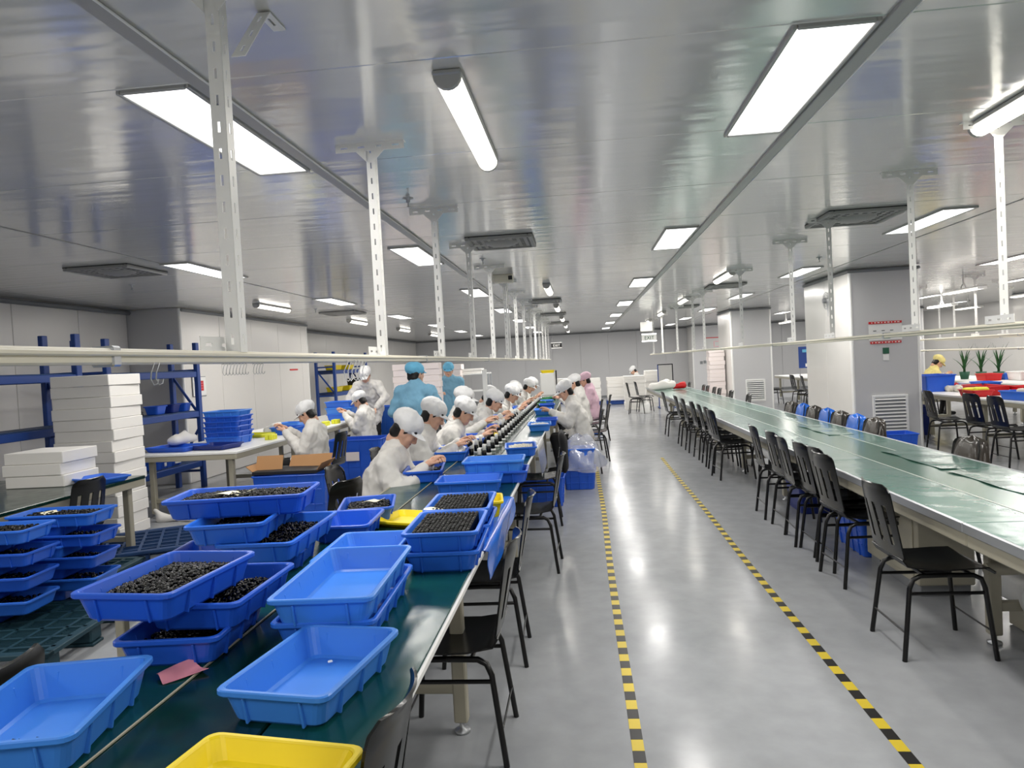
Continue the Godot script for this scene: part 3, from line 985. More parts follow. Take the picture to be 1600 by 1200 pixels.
func left_line():
	var t := thing("conveyor_table", "long green-topped production line table left of the aisle, lined with workers", "work table", Vector3(0, 0, 0))
	var z := 1.2
	while z > -17.5:
		var zc := z - 1.2
		part("left_work_panel", boxm(Vector3(0.262, 0.03, 2.396), 0.004), M.mat, t, Vector3(-1.276, 0.745, zc))
		part("right_work_panel", boxm(Vector3(0.3, 0.03, 2.396), 0.004), M.mat, t, Vector3(-0.645, 0.745, zc))
		part("edge_strip", boxm(Vector3(0.012, 0.024, 2.396), 0.004), M.white, t, Vector3(-0.488, 0.7515, zc))
		part("edge_strip", boxm(Vector3(0.014, 0.045, 2.396), 0.004), M.beige, t, Vector3(-1.415, 0.741, zc))
		part("side_beam", boxm(Vector3(0.03, 0.09, 2.396), 0.006), M.grey, t, Vector3(-0.6, 0.675, zc))
		part("side_beam", boxm(Vector3(0.03, 0.09, 2.396), 0.006), M.beige, t, Vector3(-1.37, 0.675, zc))
		leg_frame(t, [-1.3, -0.6], zc - 0.6, 0.64, M.beige)
		z -= 2.4
	part("belt", boxm(Vector3(0.335, 0.02, 19.2), 0.004), M.belt, t, Vector3(-0.97, 0.749, -8.4))
	part("belt_guide", boxm(Vector3(0.005, 0.008, 19.2), 0.002), M.beige, t, Vector3(-1.141, 0.761, -8.4))
	part("belt_bed", boxm(Vector3(0.8, 0.02, 19.0), 0.003), M.grey, t, Vector3(-0.95, 0.63, -8.4))
	var FL := Vector3(0.32, 0.09, 0.44)
	var LO := Vector3(0.33, 0.09, 0.61)
	var h := 0.7605
	var ns := 0.08
	var D := func(a: float) -> float: return deg_to_rad(a)
	# foreground
	var yt := crate("yellow_tray", Vector3(0.38, 0.055, 0.5), M.yellow, Vector3(-0.715, h, -1.20), D.call(-9.0), "shallow empty yellow tray at the near end of the left table", "", false)
	crate("blue_crate", Vector3(0.305, 0.09, 0.44), M.blue3, Vector3(-0.745, h, -1.79), D.call(-8.5), "empty pale blue crate holding scraps, right behind the yellow tray")
	for p in [[Vector3(-0.79, 0.775, -1.66), M.red], [Vector3(-0.72, 0.775, -1.64), M.white], [Vector3(-0.76, 0.775, -1.93), M.white]]:
		single("scrap", boxm(Vector3(0.014, 0.006, 0.009), 0.002), p[1], "tiny %s scrap inside the pale blue crate behind the yellow tray, %s" % [["red" if p[1] == M.red else "white", "far end" if p[0].z < -1.8 else "near end"][0], ["red" if p[1] == M.red else "white", "far end" if p[0].z < -1.8 else "near end"][1]], "scrap", p[0], Vector3(0, 0.6, 0))
	crate("blue_crate", Vector3(0.33, 0.095, 0.44), M.blue3, Vector3(-1.325, h, -1.56), D.call(11.0), "blue crate at bottom left, nearly empty with a few black clusters")
	for k in 4:
		var st := S()
		for q in 9:
			lathe(st, [Vector2(0, -0.012), Vector2(0.008, -0.01), Vector2(0.009, 0.006), Vector2(0, 0.013)], 8, Vector3(cos(q * 2.4) * 0.006 * sqrt(q), 0.012 + 0.004 * (q % 3), sin(q * 2.4) * 0.012 * sqrt(q)))
		single("black_cluster", fin(st), M.blackpart, "clump of black parts in the nearly empty crate at bottom left, %s from the left" % NTH[k].replace("nearest", "first"), "parts", Vector3(-1.375 + k * 0.053, 0.775, -1.43 - k * 0.008), Vector3(0, 0.3, 0))
	crate("blue_crate", LO, M.blue, Vector3(-0.835, h, -2.335), D.call(2.5), "long blue crate underneath the empty long crate in the table centre")
	crate("blue_crate", LO, M.blue3, Vector3(-0.83, h + ns, -2.31), D.call(2.5), "long empty blue crate on top of another in the table centre")
	crate("blue_crate", Vector3(0.33, 0.09, 0.5), M.blue3, Vector3(-0.975, h, -2.95), D.call(2.0), "empty blue crate just behind the stacked long empty crates")
	for k in 2:
		for q in 2:
			var zc: float = [-3.01, -3.465][k]
			var c := crate("blue_crate", FL, M.blue, Vector3(-0.62 - 0.015 * k, h + ns * q, zc), D.call(2.0), "%s blue crate of the %s stack of two filled with neat black rows" % [["lower", "upper"][q], ["near", "far"][k]])
	fill(FL, Vector3(-0.62, h + ns, -3.01), D.call(2.0), 0, M.blackpart, "neat upright rows of black parts in the near upper crate beside the table edge", "parts", 1)
	fill(FL, Vector3(-0.635, h + ns, -3.465), D.call(2.0), 0, M.blackpart, "neat upright rows of black parts in the far upper crate beside the table edge", "parts", 1)
	paper([Vector3(-0.79, 0.926, -3.31), Vector3(-0.69, 0.93, -3.30), Vector3(-0.69, 0.926, -3.26), Vector3(-0.78, 0.926, -3.26)], M.paper, "cream slip on the far crate of neat black rows")
	crate("yellow_tray", Vector3(0.3, 0.035, 0.36), M.yellow, Vector3(-0.97, h, -3.76), D.call(70.0), "flat yellow tray peeping out left of the far stack of neat black rows", "", false)
	crate("yellow_tray", Vector3(0.2, 0.1, 0.26), M.yellow, Vector3(-0.575, h, -3.88), D.call(8.0), "deeper yellow tray peeping out behind the neat black rows at the aisle edge", "", false)
	crate("blue_crate", Vector3(0.31, 0.09, 0.41), M.blue2, Vector3(-1.265, h, -3.93), D.call(13.0), "small blue crate of black parts with a yellow slip, on the left table edge")
	fill(Vector3(0.31, 0.09, 0.41), Vector3(-1.265, h, -3.93), D.call(13.0), 700, M.blackpart, "heap of black parts in the small crate with a yellow slip", "parts")
	paper([Vector3(-1.3, 0.845, -3.93), Vector3(-1.22, 0.85, -3.95), Vector3(-1.19, 0.85, -4.02), Vector3(-1.25, 0.846, -4.0)], M.paper, "yellow slip lying on the small crate of black parts")
	paper([Vector3(-1.25, 0.77, -1.87), Vector3(-1.2, 0.768, -1.82), Vector3(-1.11, 0.768, -1.9), Vector3(-1.19, 0.775, -1.95)], M.pink, "crumpled pink paper slip on the left table beside the crates")
	# left stacks
	crate("blue_crate", FL, M.blue2, Vector3(-1.27, h, -2.13), D.call(5.0), "bottom blue crate of the near left stack of black parts")
	crate("blue_crate", FL, M.blue2, Vector3(-1.215, h + ns, -2.2), D.call(0.0), "middle blue crate of the near left stack, shifted to the right")
	crate("blue_crate", Vector3(0.33, 0.09, 0.46), M.blue2, Vector3(-1.315, h + ns * 2, -2.07), D.call(-5.0), "top blue crate of the near left stack, heaped with black parts")
	fill(FL, Vector3(-1.27, h, -2.13), D.call(5.0), 420, M.blackpart, "black parts in the bottom crate of the near left stack", "parts", 0, 0.35)
	fill(FL, Vector3(-1.215, h + ns, -2.2), 0.0, 420, M.blackpart, "black parts in the middle crate of the near left stack", "parts", 0, 0.35)
	fill(Vector3(0.33, 0.09, 0.46), Vector3(-1.315, h + ns * 2, -2.07), D.call(-5.0), 1300, M.blackpart, "large heap of black parts in the top crate of the near left stack", "parts", 0, 0.5)
	var sd := thing("low_stand", "grey steel stand holding up the overhanging back left stack beside the table", "stand", Vector3(-1.72, 0, -3.0))
	part("top", boxm(Vector3(0.5, 0.03, 0.7), 0.004), M.beige, sd, Vector3(0, 0.745, 0))
	for sx in [-0.22, 0.22]:
		for sz in [-0.3, 0.3]: part("leg", boxm(Vector3(0.04, 0.73, 0.04), 0.004), M.beige, sd, Vector3(sx, 0.365, sz))
	crate("blue_crate", LO, M.blue2, Vector3(-1.55, h, -3.0), D.call(96.0), "bottom blue crate of the back left stack")
	crate("blue_crate", LO, M.blue, Vector3(-1.37, h + ns, -3.0), D.call(2.0), "second blue crate of the back left stack, sticking out on the right")
	crate("blue_crate", LO, M.blue, Vector3(-1.52, h + ns * 2, -3.0), D.call(8.0), "third blue crate of the back left stack under the top one")
	crate("blue_crate", LO, M.blue2, Vector3(-1.54, h + ns * 3, -3.02), D.call(98.0), "top blue crate of the back left stack, with a yellow slip")
	fill(LO, Vector3(-1.37, h + ns, -3.0), D.call(2.0), 500, M.blackpart, "black parts in the second crate of the back left stack", "parts", 0, 0.4)
	fill(LO, Vector3(-1.52, h + ns * 2, -3.0), D.call(8.0), 500, M.blackpart, "black parts in the third crate of the back left stack", "parts", 0, 0.35)
	fill(LO, Vector3(-1.54, h + ns * 3, -3.02), D.call(98.0), 1500, M.blackpart, "black parts filling the top crate of the back left stack", "parts", 0, 0.62)
	paper([Vector3(-1.66, 1.087, -2.96), Vector3(-1.55, 1.087, -2.97), Vector3(-1.51, 1.09, -3.08), Vector3(-1.6, 1.087, -3.03)], M.paper, "yellow slip on the top crate of the back left stack")
	crate("blue_crate", Vector3(0.3, 0.09, 0.4), M.blue2, Vector3(-1.24, h, -3.52), D.call(4.0), "blue crate peeping out between the back left stack and the small crate")
	# along the line
	crate("blue_crate", FL, M.blue, Vector3(-0.79, h, -4.66), D.call(93.0), "empty blue crate set crosswise in front of the first worker", "", true)
	crate("blue_crate", FL, M.blue2, Vector3(-0.64, h, -5.02), D.call(92.0), "lower blue crate of the crosswise pair behind the empty one")
	crate("blue_crate", FL, M.blue3, Vector3(-0.66, h + ns, -5.0), D.call(92.0), "upper empty blue crate of the crosswise pair")
	var work := [
		[Vector3(-1.24, h, -5.32), 8.0, M.blue2, "blue crate in front of the first seated worker", "black"],
		[Vector3(-1.22, h, -6.4), 5.0, M.blue, "blue crate in front of the second worker, with white caps", "white"],
		[Vector3(-1.2, h, -7.45), 4.0, M.blue2, "blue crate in front of the third worker", ""],
		[Vector3(-0.6, h, -6.45), 6.0, M.blue, "blue crate of cream caps at the aisle edge", "cream"],
		[Vector3(-0.56, h, -8.7), 3.0, M.blue3, "blue crate of white film at the aisle edge", "white"],
		[Vector3(-0.5, h, -9.35), 2.0, M.blue2, "blue crate in front of the seated man on the aisle side", ""],
		[Vector3(-1.2, h, -8.6), 3.0, M.blue2, "blue crate in front of the fourth worker on the left side", ""],
		[Vector3(-1.2, h, -10.2), 3.0, M.blue3, "blue crate in front of the sixth worker on the left side", ""],
		[Vector3(-0.66, h, -11.3), 4.0, M.blue3, "blue crate beyond the seated man on the aisle side", ""],
		[Vector3(-1.1, h, -12.2), 4.0, M.blue, "blue crate far along the left side of the line", ""],
		[Vector3(-0.66, h, -12.6), 4.0, M.blue2, "blue crate far along the aisle side of the line", ""],
	]
	for w in work:
		var sz := LO if w[0].x < -1.0 else FL
		crate("blue_crate", Vector3(0.29, 0.09, sz.z), w[2], w[0], D.call(w[1]), w[3], "", w[0].z > -7.0)
		if w[4]:
			fill(Vector3(0.29, 0.09, sz.z), w[0], D.call(w[1]), 240, {"black": M.blackpart, "white": M.white, "cream": M.cream}[w[4]], "small %s parts in the %s" % [w[4], w[3]], "parts", 2, 0.6 if w[4] != "black" else 0.3)
	for k in 5:
		crate("green_tray", Vector3(0.26, 0.06, 0.36), M.green if k != 2 else M.blue3, Vector3(-0.75 - 0.12 * (k % 2), h, -13.3 - k * 0.55), D.call(5.0 * k), "%s tray near the far end of the left line, %s from the camera" % ["green" if k != 2 else "blue", NTH[k]], "", false)
	var yc := S()
	sdf(yc, [[Vector3(-0.05, 0.02, 0), Vector3(0.06, 0.03, 0.05), 0.03, 0.02], [Vector3(-0.03, 0.04, 0.0), Vector3(0.03, 0.015, -0.08), 0.025, 0.02]], 0.012, 0.03)
	single("yellow_cloth", fin(yc), M.yellow, "small crumpled yellow cloth on the belt beside the third worker", "cloth", Vector3(-1.08, h, -8.15))
	for k in 30:
		var bz := -5.75 - k * 0.3
		if k > 1: bottle(-1.045, bz)
		bottle(-0.905, bz - 0.15)
	# plastic sheet on the aisle edge
	var P := []
	for j in 9:
		var row := []
		for i in 14:
			var x := -0.62 + j * 0.035
			var dropp := 0.0 if x < -0.475 else -(x + 0.475) * 2.2
			row.append(Vector3(x if x < -0.475 else -0.475 + (x + 0.475) * 0.25, 0.772 + dropp + 0.006 * sin(i * 1.7 + j), -6.85 - i * 0.075))
		P.append(row)
	single("clear_plastic_sheet", shellm(P, func(_j, _i): return false, 0.001), M.film, "clear plastic sheet draped over the aisle edge of the left table", "plastic sheet")
	var wp := thing("upright_box", "tall white upright box standing among the workers on the left line", "box", Vector3(-1.34, h, -9.6))
	part("body", boxm(Vector3(0.06, 0.78, 0.05), 0.006), M.white, wp, Vector3(0, 0.39, 0))
	part("base", boxm(Vector3(0.1, 0.015, 0.1), 0.004), M.steel, wp, Vector3(0, 0.008, 0))
	# chairs on the aisle side
	var ch := [[-0.72, -1.52, -92.0, "black plastic chair at the bottom edge, its back against the near left table"], [-0.6, -2.93, -90.0, "black plastic chair pushed under the left table beside the neat black rows"], [-0.6, -3.84, -88.0, "black plastic chair beside the blue sheet hanging from the left table"], [-0.47, -5.48, -92.0, "black plastic chair standing out in the aisle by the crosswise crates"], [-0.5, -7.0, -88.0, "black plastic chair with a jacket on it beside the bagged crates"], [-0.02, -10.05, -90.0, "black plastic chair of the seated man on the aisle side"], [0.12, -11.2, -86.0, "empty black chair behind the seated man on the aisle side"], [0.05, -12.6, -90.0, "black chair of the second worker on the aisle side"], [0.25, -14.0, -90.0, "black chair of the worker in pink"]]
	for c in ch: chair(c[0], c[1], c[2], c[3], "chairs on the aisle side of the left line")
	# blue sheet hanging over the aisle edge
	var C := []
	for j in 9:
		var row := []
		for i in 18:
			var v := j / 8.0
			var zz := -3.12 - i * 0.074
			row.append(Vector3(-0.53 + 0.066 * minf(v * 4.0, 1.0) + 0.004 * sin(i * 0.9 + j), 0.768 - (0.17 + 0.03 * sin(i * 0.35)) * maxf(0.0, v - 0.2), zz))
		C.append(row)
	single("blue_plastic_sheet", shellm(C, func(_j, _i): return false, 0.003), M.bagblue, "bright blue plastic sheet hanging over the aisle edge of the left table", "plastic sheet")
	var jk := S()
	sdf(jk, [[Vector3(-0.16, 0.86, 0), Vector3(0.16, 0.86, 0), 0.05, 0.05], [Vector3(-0.15, 0.8, -0.02), Vector3(-0.13, 0.55, -0.03), 0.06, 0.05], [Vector3(0.15, 0.8, -0.02), Vector3(0.13, 0.55, -0.03), 0.06, 0.05], [Vector3(0, 0.8, -0.03), Vector3(0, 0.56, -0.04), 0.07, 0.06]], 0.02, 0.05)
	single("jacket", fin(jk), M.trousers, "dark jacket hung over a chair back beside the left line", "jacket", Vector3(-0.24, 0.0, -7.0), Vector3(0, deg_to_rad(-88.0), 0)).scale = Vector3(0.95, 1.0, 0.6)
	crate("blue_bin", Vector3(0.36, 0.33, 0.5), M.blue2, Vector3(-0.5, 0, -7.85), D.call(88.0), "deep blue bin on the floor behind the chair with the jacket", "", true)
	crate("blue_bin", Vector3(0.4, 0.26, 0.42), M.blue2, Vector3(-0.1, 0, -8.85), D.call(90.0), "lower blue bin of the bagged pair in the aisle", "", true)
	crate("blue_bin", Vector3(0.4, 0.26, 0.42), M.blue, Vector3(-0.1, 0.25, -8.85), D.call(90.0), "upper blue bin of the bagged pair in the aisle", "", true)
	var G := []
	for j in 13:
		var row := []
		for i in 25:
			var a := TAU * i / 24.0
			var v := j / 12.0
			var rr := 0.27 - 0.2 * pow(1.0 - v, 2.2) + 0.03 * sin(a * 5.0 + v * 9.0) + 0.018 * sin(a * 11.0 + 2.0 + v * 14.0)
			row.append(Vector3(cos(a) * rr * 1.05, 0.66 - 0.42 * v + 0.02 * sin(a * 3.0 + 1.0), sin(a) * rr))
		G.append(row)
	single("plastic_bag", shellm(G, func(_j, _i): return false, 0.001), M.film, "crumpled clear plastic bag pulled over the blue bins in the aisle", "plastic bag", Vector3(-0.07, 0.0, -8.85))
	crate("blue_bin", Vector3(0.36, 0.3, 0.5), M.blue2, Vector3(-0.15, 0, -10.9), D.call(90.0), "blue bin on the floor behind the seated man on the aisle side", "", false)
	var bs := S()
	sdf(bs, [[Vector3(-0.1, 0.03, 0), Vector3(0.12, 0.05, 0.06), 0.05, 0.04], [Vector3(0, 0.06, 0), Vector3(0.05, 0.03, -0.14), 0.05, 0.03], [Vector3(-0.15, 0.03, -0.1), Vector3(0.0, 0.03, -0.1), 0.03, 0.04]], 0.02, 0.06)
	single("blue_plastic_sack", fin(bs), M.bagblue, "crumpled bright blue plastic sack on the floor behind the aisle chairs", "sack", Vector3(0.2, 0, -15.0))
	# spare chair on the far side and chair near bottom left
	chair(-1.86, -4.66, -108.0, "empty black chair left of the table, turned away from it", "")
	chair(-1.84, -1.68, -88.0, "black chair at the bottom left corner, only its top in view", "")

# ------------------------------------------------------------------ right line
func bag_over(x: float, z: float, m: Material, label: String):
	var key := "bag"
	if not mesh_cache.has(key):
		var st := S()
		var P := []
		for j in 12:
			var v := j / 11.0
			var row := []
			for i in 25:
				var a := TAU * i / 24.0
				var px := cos(a)
				var pz := sin(a)
				var rx := pow(absf(px), 0.5) * signf(px) * 0.2
				var rz := pow(absf(pz), 0.6) * signf(pz) * 0.07
				var top := pow(v, 0.2)
				var wr := 1.0 + 0.04 * sin(a * 7.0 + v * 9.0) + 0.03 * sin(a * 13.0 - v * 4.0)
				row.append(Vector3(rx * top * wr, 0.9 - 0.3 * v + 0.008 * sin(a * 5.0), -0.27 + rz * top * wr - 0.035 * (1.0 - v)))
			P.append(row)
		mesh_cache[key] = shellm(P, func(_j, _i): return false, 0.002)
	single("chair_bag", mesh_cache[key], m, label, "chair cover", Vector3(x, 0, z), Vector3(0, -PI / 2, 0), "plastic covers on the far row of chairs")

func right_line():
	var t := thing("conveyor_table", "long pale green conveyor table right of the aisle with empty chairs along it", "work table")
	var z := 0.6
	var i := 0
	while z > -19.0:
		var zc := z - 1.0
		part("near_work_panel", boxm(Vector3(0.34, 0.03, 1.996), 0.004), M.mat2, t, Vector3(1.885, 0.745, zc))
		part("far_work_panel", boxm(Vector3(0.25, 0.03, 1.996), 0.004), M.mat2, t, Vector3(2.545, 0.745, zc))
		part("edge_strip", boxm(Vector3(0.016, 0.05, 1.996), 0.005), M.steel, t, Vector3(1.706, 0.738, zc))
		part("edge_strip", boxm(Vector3(0.016, 0.05, 1.996), 0.005), M.steel, t, Vector3(2.682, 0.738, zc))
		part("side_beam", boxm(Vector3(0.04, 0.07, 1.996), 0.008), M.beige, t, Vector3(1.735, 0.68, zc))
		part("side_beam", boxm(Vector3(0.04, 0.07, 1.996), 0.008), M.beige, t, Vector3(2.64, 0.68, zc))
		leg_frame(t, [2.08, 2.56], -3.88 + 1.9 * 2 - i * 1.9, 0.68, M.beige)
		part("roller_bar", tubem([Vector3(2.02, 0.41, -3.83 + 3.8 - i * 1.9), Vector3(2.62, 0.41, -3.83 + 3.8 - i * 1.9)], 0.032, 12), M.beige, t)
		z -= 2.0
		i += 1
	part("belt", boxm(Vector3(0.34, 0.02, 20.0), 0.004), M.belt2, t, Vector3(2.237, 0.749, -9.4))
	part("white_seam", boxm(Vector3(0.01, 0.004, 20.0), 0.001), M.seam, t, Vector3(2.062, 0.76, -9.4))
	part("white_seam", boxm(Vector3(0.01, 0.004, 20.0), 0.001), M.seam, t, Vector3(2.412, 0.76, -9.4))
	part("belt_bed", boxm(Vector3(0.74, 0.02, 19.8), 0.003), M.grey, t, Vector3(2.13, 0.66, -9.4))
	# loose clear mats on top
	var k := 0
	for zz in [-3.3, -4.3, -5.3, -7.4]:
		var P := []
		for j in 5:
			var row := []
			for q in 12:
				row.append(Vector3(2.30 + j * 0.058 + 0.01 * sin(q), 0.7645 + 0.003 * sin(q * 1.3 + j * 0.8 + k), zz + 0.46 - q * 0.083))
			P.append(row)
		single("rubber_mat", shellm(P, func(_j, _i): return false, 0.002), M.mat2, "loose green mat on the far half of the right table, %s from camera" % NTH[k], "mat", Vector3.ZERO, Vector3.ZERO, "loose mats on the right table")
		k += 1
	var cb := thing("control_cabinet", "beige metal cabinet under the right table behind the nearest chair", "cabinet", Vector3(2.2, 0, -5.0))
	part("body", boxm(Vector3(0.34, 0.58, 0.8), 0.008), M.beige, cb, Vector3(0, 0.36, 0))
	part("door", boxm(Vector3(0.012, 0.5, 0.7), 0.004), M.beige, cb, Vector3(-0.175, 0.36, 0))
	part("plinth", boxm(Vector3(0.3, 0.07, 0.76), 0.004), M.grey, cb, Vector3(0, 0.035, 0))
	for q in 2:
		var r := thing("duct_roll", "white drum-shaped roll under the right table, %s" % ["at the right picture edge", "behind the middle group of chairs"][q], "roll", [Vector3(2.33, 0.265, -4.0), Vector3(2.2, 0.42, -8.4)][q])
		part("drum", tubem([Vector3(0, 0, -0.2), Vector3(0, 0, 0.16)], 0.125, 20), M.white, r)
		part("flange", tubem([Vector3(0, 0, 0.16), Vector3(0, 0, 0.19)], [0.15, 0.15], 24), M.white, r)
		part("hub", tubem([Vector3(0, 0, 0.19), Vector3(0, 0, 0.2)], [0.07, 0.07], 18), M.grey, r)
		part("support", boxm(Vector3(0.05, 0.14, 0.3), 0.004), M.beige, r, Vector3(0, -0.19, 0))
	crate("blue_bin", Vector3(0.4, 0.3, 0.6), M.blue2, Vector3(2.2, 0, -5.75), 0.0, "blue bin on the floor under the right table", "", true)
	crate("blue_bin", Vector3(0.4, 0.28, 0.5), M.navy, Vector3(2.2, 0, -7.2), 0.0, "dark blue bin on the floor under the right table", "", false)
	# chairs on the aisle side
	var row := [[1.765, -3.87, 90.0], [1.86, -5.0, 94.0], [1.92, -5.33, 91.0], [1.9, -5.62, 90.0], [1.88, -6.02, 86.0], [1.9, -6.45, 92.0], [1.88, -7.0, 88.0], [1.86, -9.2, 95.0], [1.9, -9.75, 90.0], [1.9, -10.3, 88.0], [1.9, -11.0, 92.0], [1.88, -11.8, 90.0], [1.88, -12.7, 90.0], [1.84, -14.3, 92.0], [1.5, -20.2, 80.0], [1.78, -20.9, 96.0]]
	for q in row.size():
		chair(row[q][0], row[q][1], row[q][2], "empty black plastic chair on the aisle side of the right table, %s from the camera" % NTH[q], "chairs on the aisle side of the right table")
	var far := [[-5.33, "d"], [-7.0, "d"], [-7.46, "b"], [-7.9, "d"], [-8.32, "b"], [-8.76, "d"], [-9.2, "b"], [-9.68, "d"], [-11.95, ""], [-13.33, ""], [-14.45, ""], [-15.0, ""], [-15.8, ""], [-16.3, ""], [-18.4, ""]]
	for q in far.size():
		chair(2.48, far[q][0] * 1.01, -90.0, "black chair on the column side of the right table, %s from the camera" % NTH[q], "chairs on the column side of the right table")
		if far[q][1]:
			bag_over(2.48, far[q][0] * 1.01, M.bagdark if far[q][1] == "d" else M.bagblue, "%s plastic cover, over the %s wrapped chair from the camera behind the right table" % ["dark grey" if far[q][1] == "d" else "bright blue", NTH[q].replace("nearest", "first")])
	crate("blue_bin", Vector3(0.45, 0.34, 0.62), M.blue2, Vector3(4.3, 0, -10.45), deg_to_rad(88.0), "open blue bin on the floor in front of the louvred column", "", true)
	# notices on the near column
	var n := 0
	for d in [[Vector3(4.5, 1.92, -10.968), Vector3(0.47, 0.034, 0.006), M.red], [Vector3(4.5, 1.625, -10.968), Vector3(0.44, 0.034, 0.006), M.red]]:
		var b := thing("red_banner", "%s red banner strip on the near column above the vent" % ["upper", "lower"][n], "sign", d[0])
		part("strip", boxm(d[1], 0.001), d[2], b)
		for q in 9: part("white_mark", boxm(Vector3(0.016 + 0.008 * (q % 3), 0.014, 0.003)), M.foam2, b, Vector3(-0.19 + q * 0.047, 0.001, 0.003))
		n += 1
	var nb := thing("notice_board", "white notice with three small dark marks between the red banners", "sign", Vector3(4.5, 1.78, -10.974))
	part("sheet", boxm(Vector3(0.47, 0.24, 0.004), 0.001), M.white, nb)
	for q in 3: part("dark_mark", boxm(Vector3(0.045, 0.014, 0.004)), M.grey, nb, Vector3(-0.15 + q * 0.12, 0.02, 0.002))
	var sg := thing("switch_sign", "small green sign over a white switch plate on the near column", "sign", Vector3(4.5, 1.5, -10.974))
	part("green_plate", boxm(Vector3(0.09, 0.09, 0.008), 0.002), M.signgreen, sg)
	part("white_plate", boxm(Vector3(0.08, 0.09, 0.01), 0.002), M.white, sg, Vector3(0, -0.1, 0))
	var pk := thing("fan_grille", "small round wall fan high on the left face of the near column", "fan", Vector3(3.98, 2.35, -11.9))
	for q in 3: part("ring", tubem(range(13).map(func(e): return Vector3(0, cos(TAU * e / 12.0), sin(TAU * e / 12.0)) * (0.06 + 0.04 * q)), 0.005, 6), M.steel, pk)
	part("motor", tubem([Vector3(-0.05, 0, 0), Vector3(0.03, 0, 0)], 0.04, 12), M.grey, pk)
	part("bracket", tubem([Vector3(0.03, 0, 0), Vector3(0.03, -0.25, 0)], 0.012, 8), M.steel, pk)
	# foam pile by the second column
	foam_pile(3.72, -20.2, 15, 0.115, 0.42, 0.42, "white foam sheet in the tall pile beside the second column", M.foam2)
	var st := thing("white_jug", "white plastic jug on the floor near the far chairs of the right table", "jug", Vector3(1.72, 0, -20.2))
	var js := S()
	lathe(js, [Vector2(0, 0), Vector2(0.13, 0), Vector2(0.14, 0.03), Vector2(0.14, 0.24), Vector2(0.11, 0.3), Vector2(0.05, 0.33), Vector2(0.05, 0.36), Vector2(0, 0.36)], 18)
	part("body", fin(js), M.white, st)
	part("handle", tubem([Vector3(-0.05, 0.34, 0), Vector3(-0.06, 0.4, 0), Vector3(0.06, 0.4, 0), Vector3(0.05, 0.34, 0)], 0.01, 6), M.white, st)

func foam_pile(x: float, z: float, n: int, th: float, w: float, d: float, label: String, m: Material, y0 := 0.0, turn := 0.0):
	var mesh := boxm(Vector3(w, th - 0.002, d), 0.005)
	for k in n:
		single("foam_sheet", mesh, m, "%s, %s from the bottom" % [label, NTH[k].replace("nearest", "first")], "foam sheet", Vector3(x + 0.009 * sin(k * 2.7 + x), y0 + th * (k + 0.5), z + 0.009 * sin(k * 1.9)), Vector3(0, turn + 0.03 * sin(k * 3.1), 0), label.replace("white foam sheet in", "sheets of"))

# ------------------------------------------------------------------ left background
func rack(x0: float, x1: float, z0: float, z1: float, top: float, shelves: Array, label: String):
	var t := thing("storage_rack", label, "rack", Vector3(0, 0, 0))
	for z in [z0, z1]:
		for x in [x0, x1]:
			part("upright", boxm(Vector3(0.06, top, 0.085), 0.006), M.rack, t, Vector3(x, top * 0.5, z))
		for y in [0.25, 1.05, 1.75]:
			part("strut", boxm(Vector3(absf(x1 - x0) - 0.06, 0.035, 0.03), 0.004), M.rack, t, Vector3((x0 + x1) * 0.5, y, z))
		for y in [0.28, 1.08]:
			var a := Vector3(x0, y, z)
			var b := Vector3(x1, y + 0.64, z)
			if y > 1.0:
				a.y = y + 0.6
				b.y = y
			var st := S()
			var d := (b - a)
			var bs := Basis.looking_at(d.normalized(), Vector3.FORWARD)
			box(st, (a + b) * 0.5, Vector3(0.035, 0.02, d.length()), bs)
			part("brace", fin(st), M.rack, t)
	for y in shelves:
		for x in [x0, x1]:
			part("beam", boxm(Vector3(0.04, 0.085, absf(z1 - z0) - 0.09), 0.006), M.rack, t, Vector3(x, y, (z0 + z1) * 0.5))
		part("shelf", boxm(Vector3(absf(x1 - x0) - 0.04, 0.02, absf(z1 - z0) - 0.1), 0.003), M.palletblue, t, Vector3((x0 + x1) * 0.5, y + 0.045, (z0 + z1) * 0.5))

func pallet(x: float, z: float, turn: float, m: Material, label: String):
	var t := thing("plastic_pallet", label, "pallet", Vector3(x, 0, z), turn)
	var st := S()
	for s in [-1.0, 1.0]:
		cbox(st, Vector3(s * 0.57, 0.125, 0), Vector3(0.06, 0.03, 1.0), 0.005)
		cbox(st, Vector3(0, 0.125, s * 0.47), Vector3(1.2, 0.03, 0.06), 0.005)
	for k in 7: box(st, Vector3(-0.45 + k * 0.15, 0.128, 0), Vector3(0.022, 0.024, 0.94))
	for k in 6: box(st, Vector3(0, 0.128, -0.38 + k * 0.152), Vector3(1.14, 0.024, 0.022))
	part("deck_grid", fin(st), m, t)
	var s2 := S()
	for k in 40:
		box(s2, Vector3(0, 0.122, -0.44 + k * 0.0226), Vector3(1.14, 0.012, 0.006))
	part("fine_ribs", fin(s2), m, t)
	for xx in [-0.5, 0.0, 0.5]:
		for zz in [-0.42, 0.0, 0.42]:
			part("foot_block", boxm(Vector3(0.16, 0.09, 0.12), 0.01), m, t, Vector3(xx, 0.065, zz))
	for zz in [-0.42, 0.0, 0.42]: part("runner", boxm(Vector3(1.18, 0.02, 0.12), 0.005), m, t, Vector3(0, 0.01, zz))

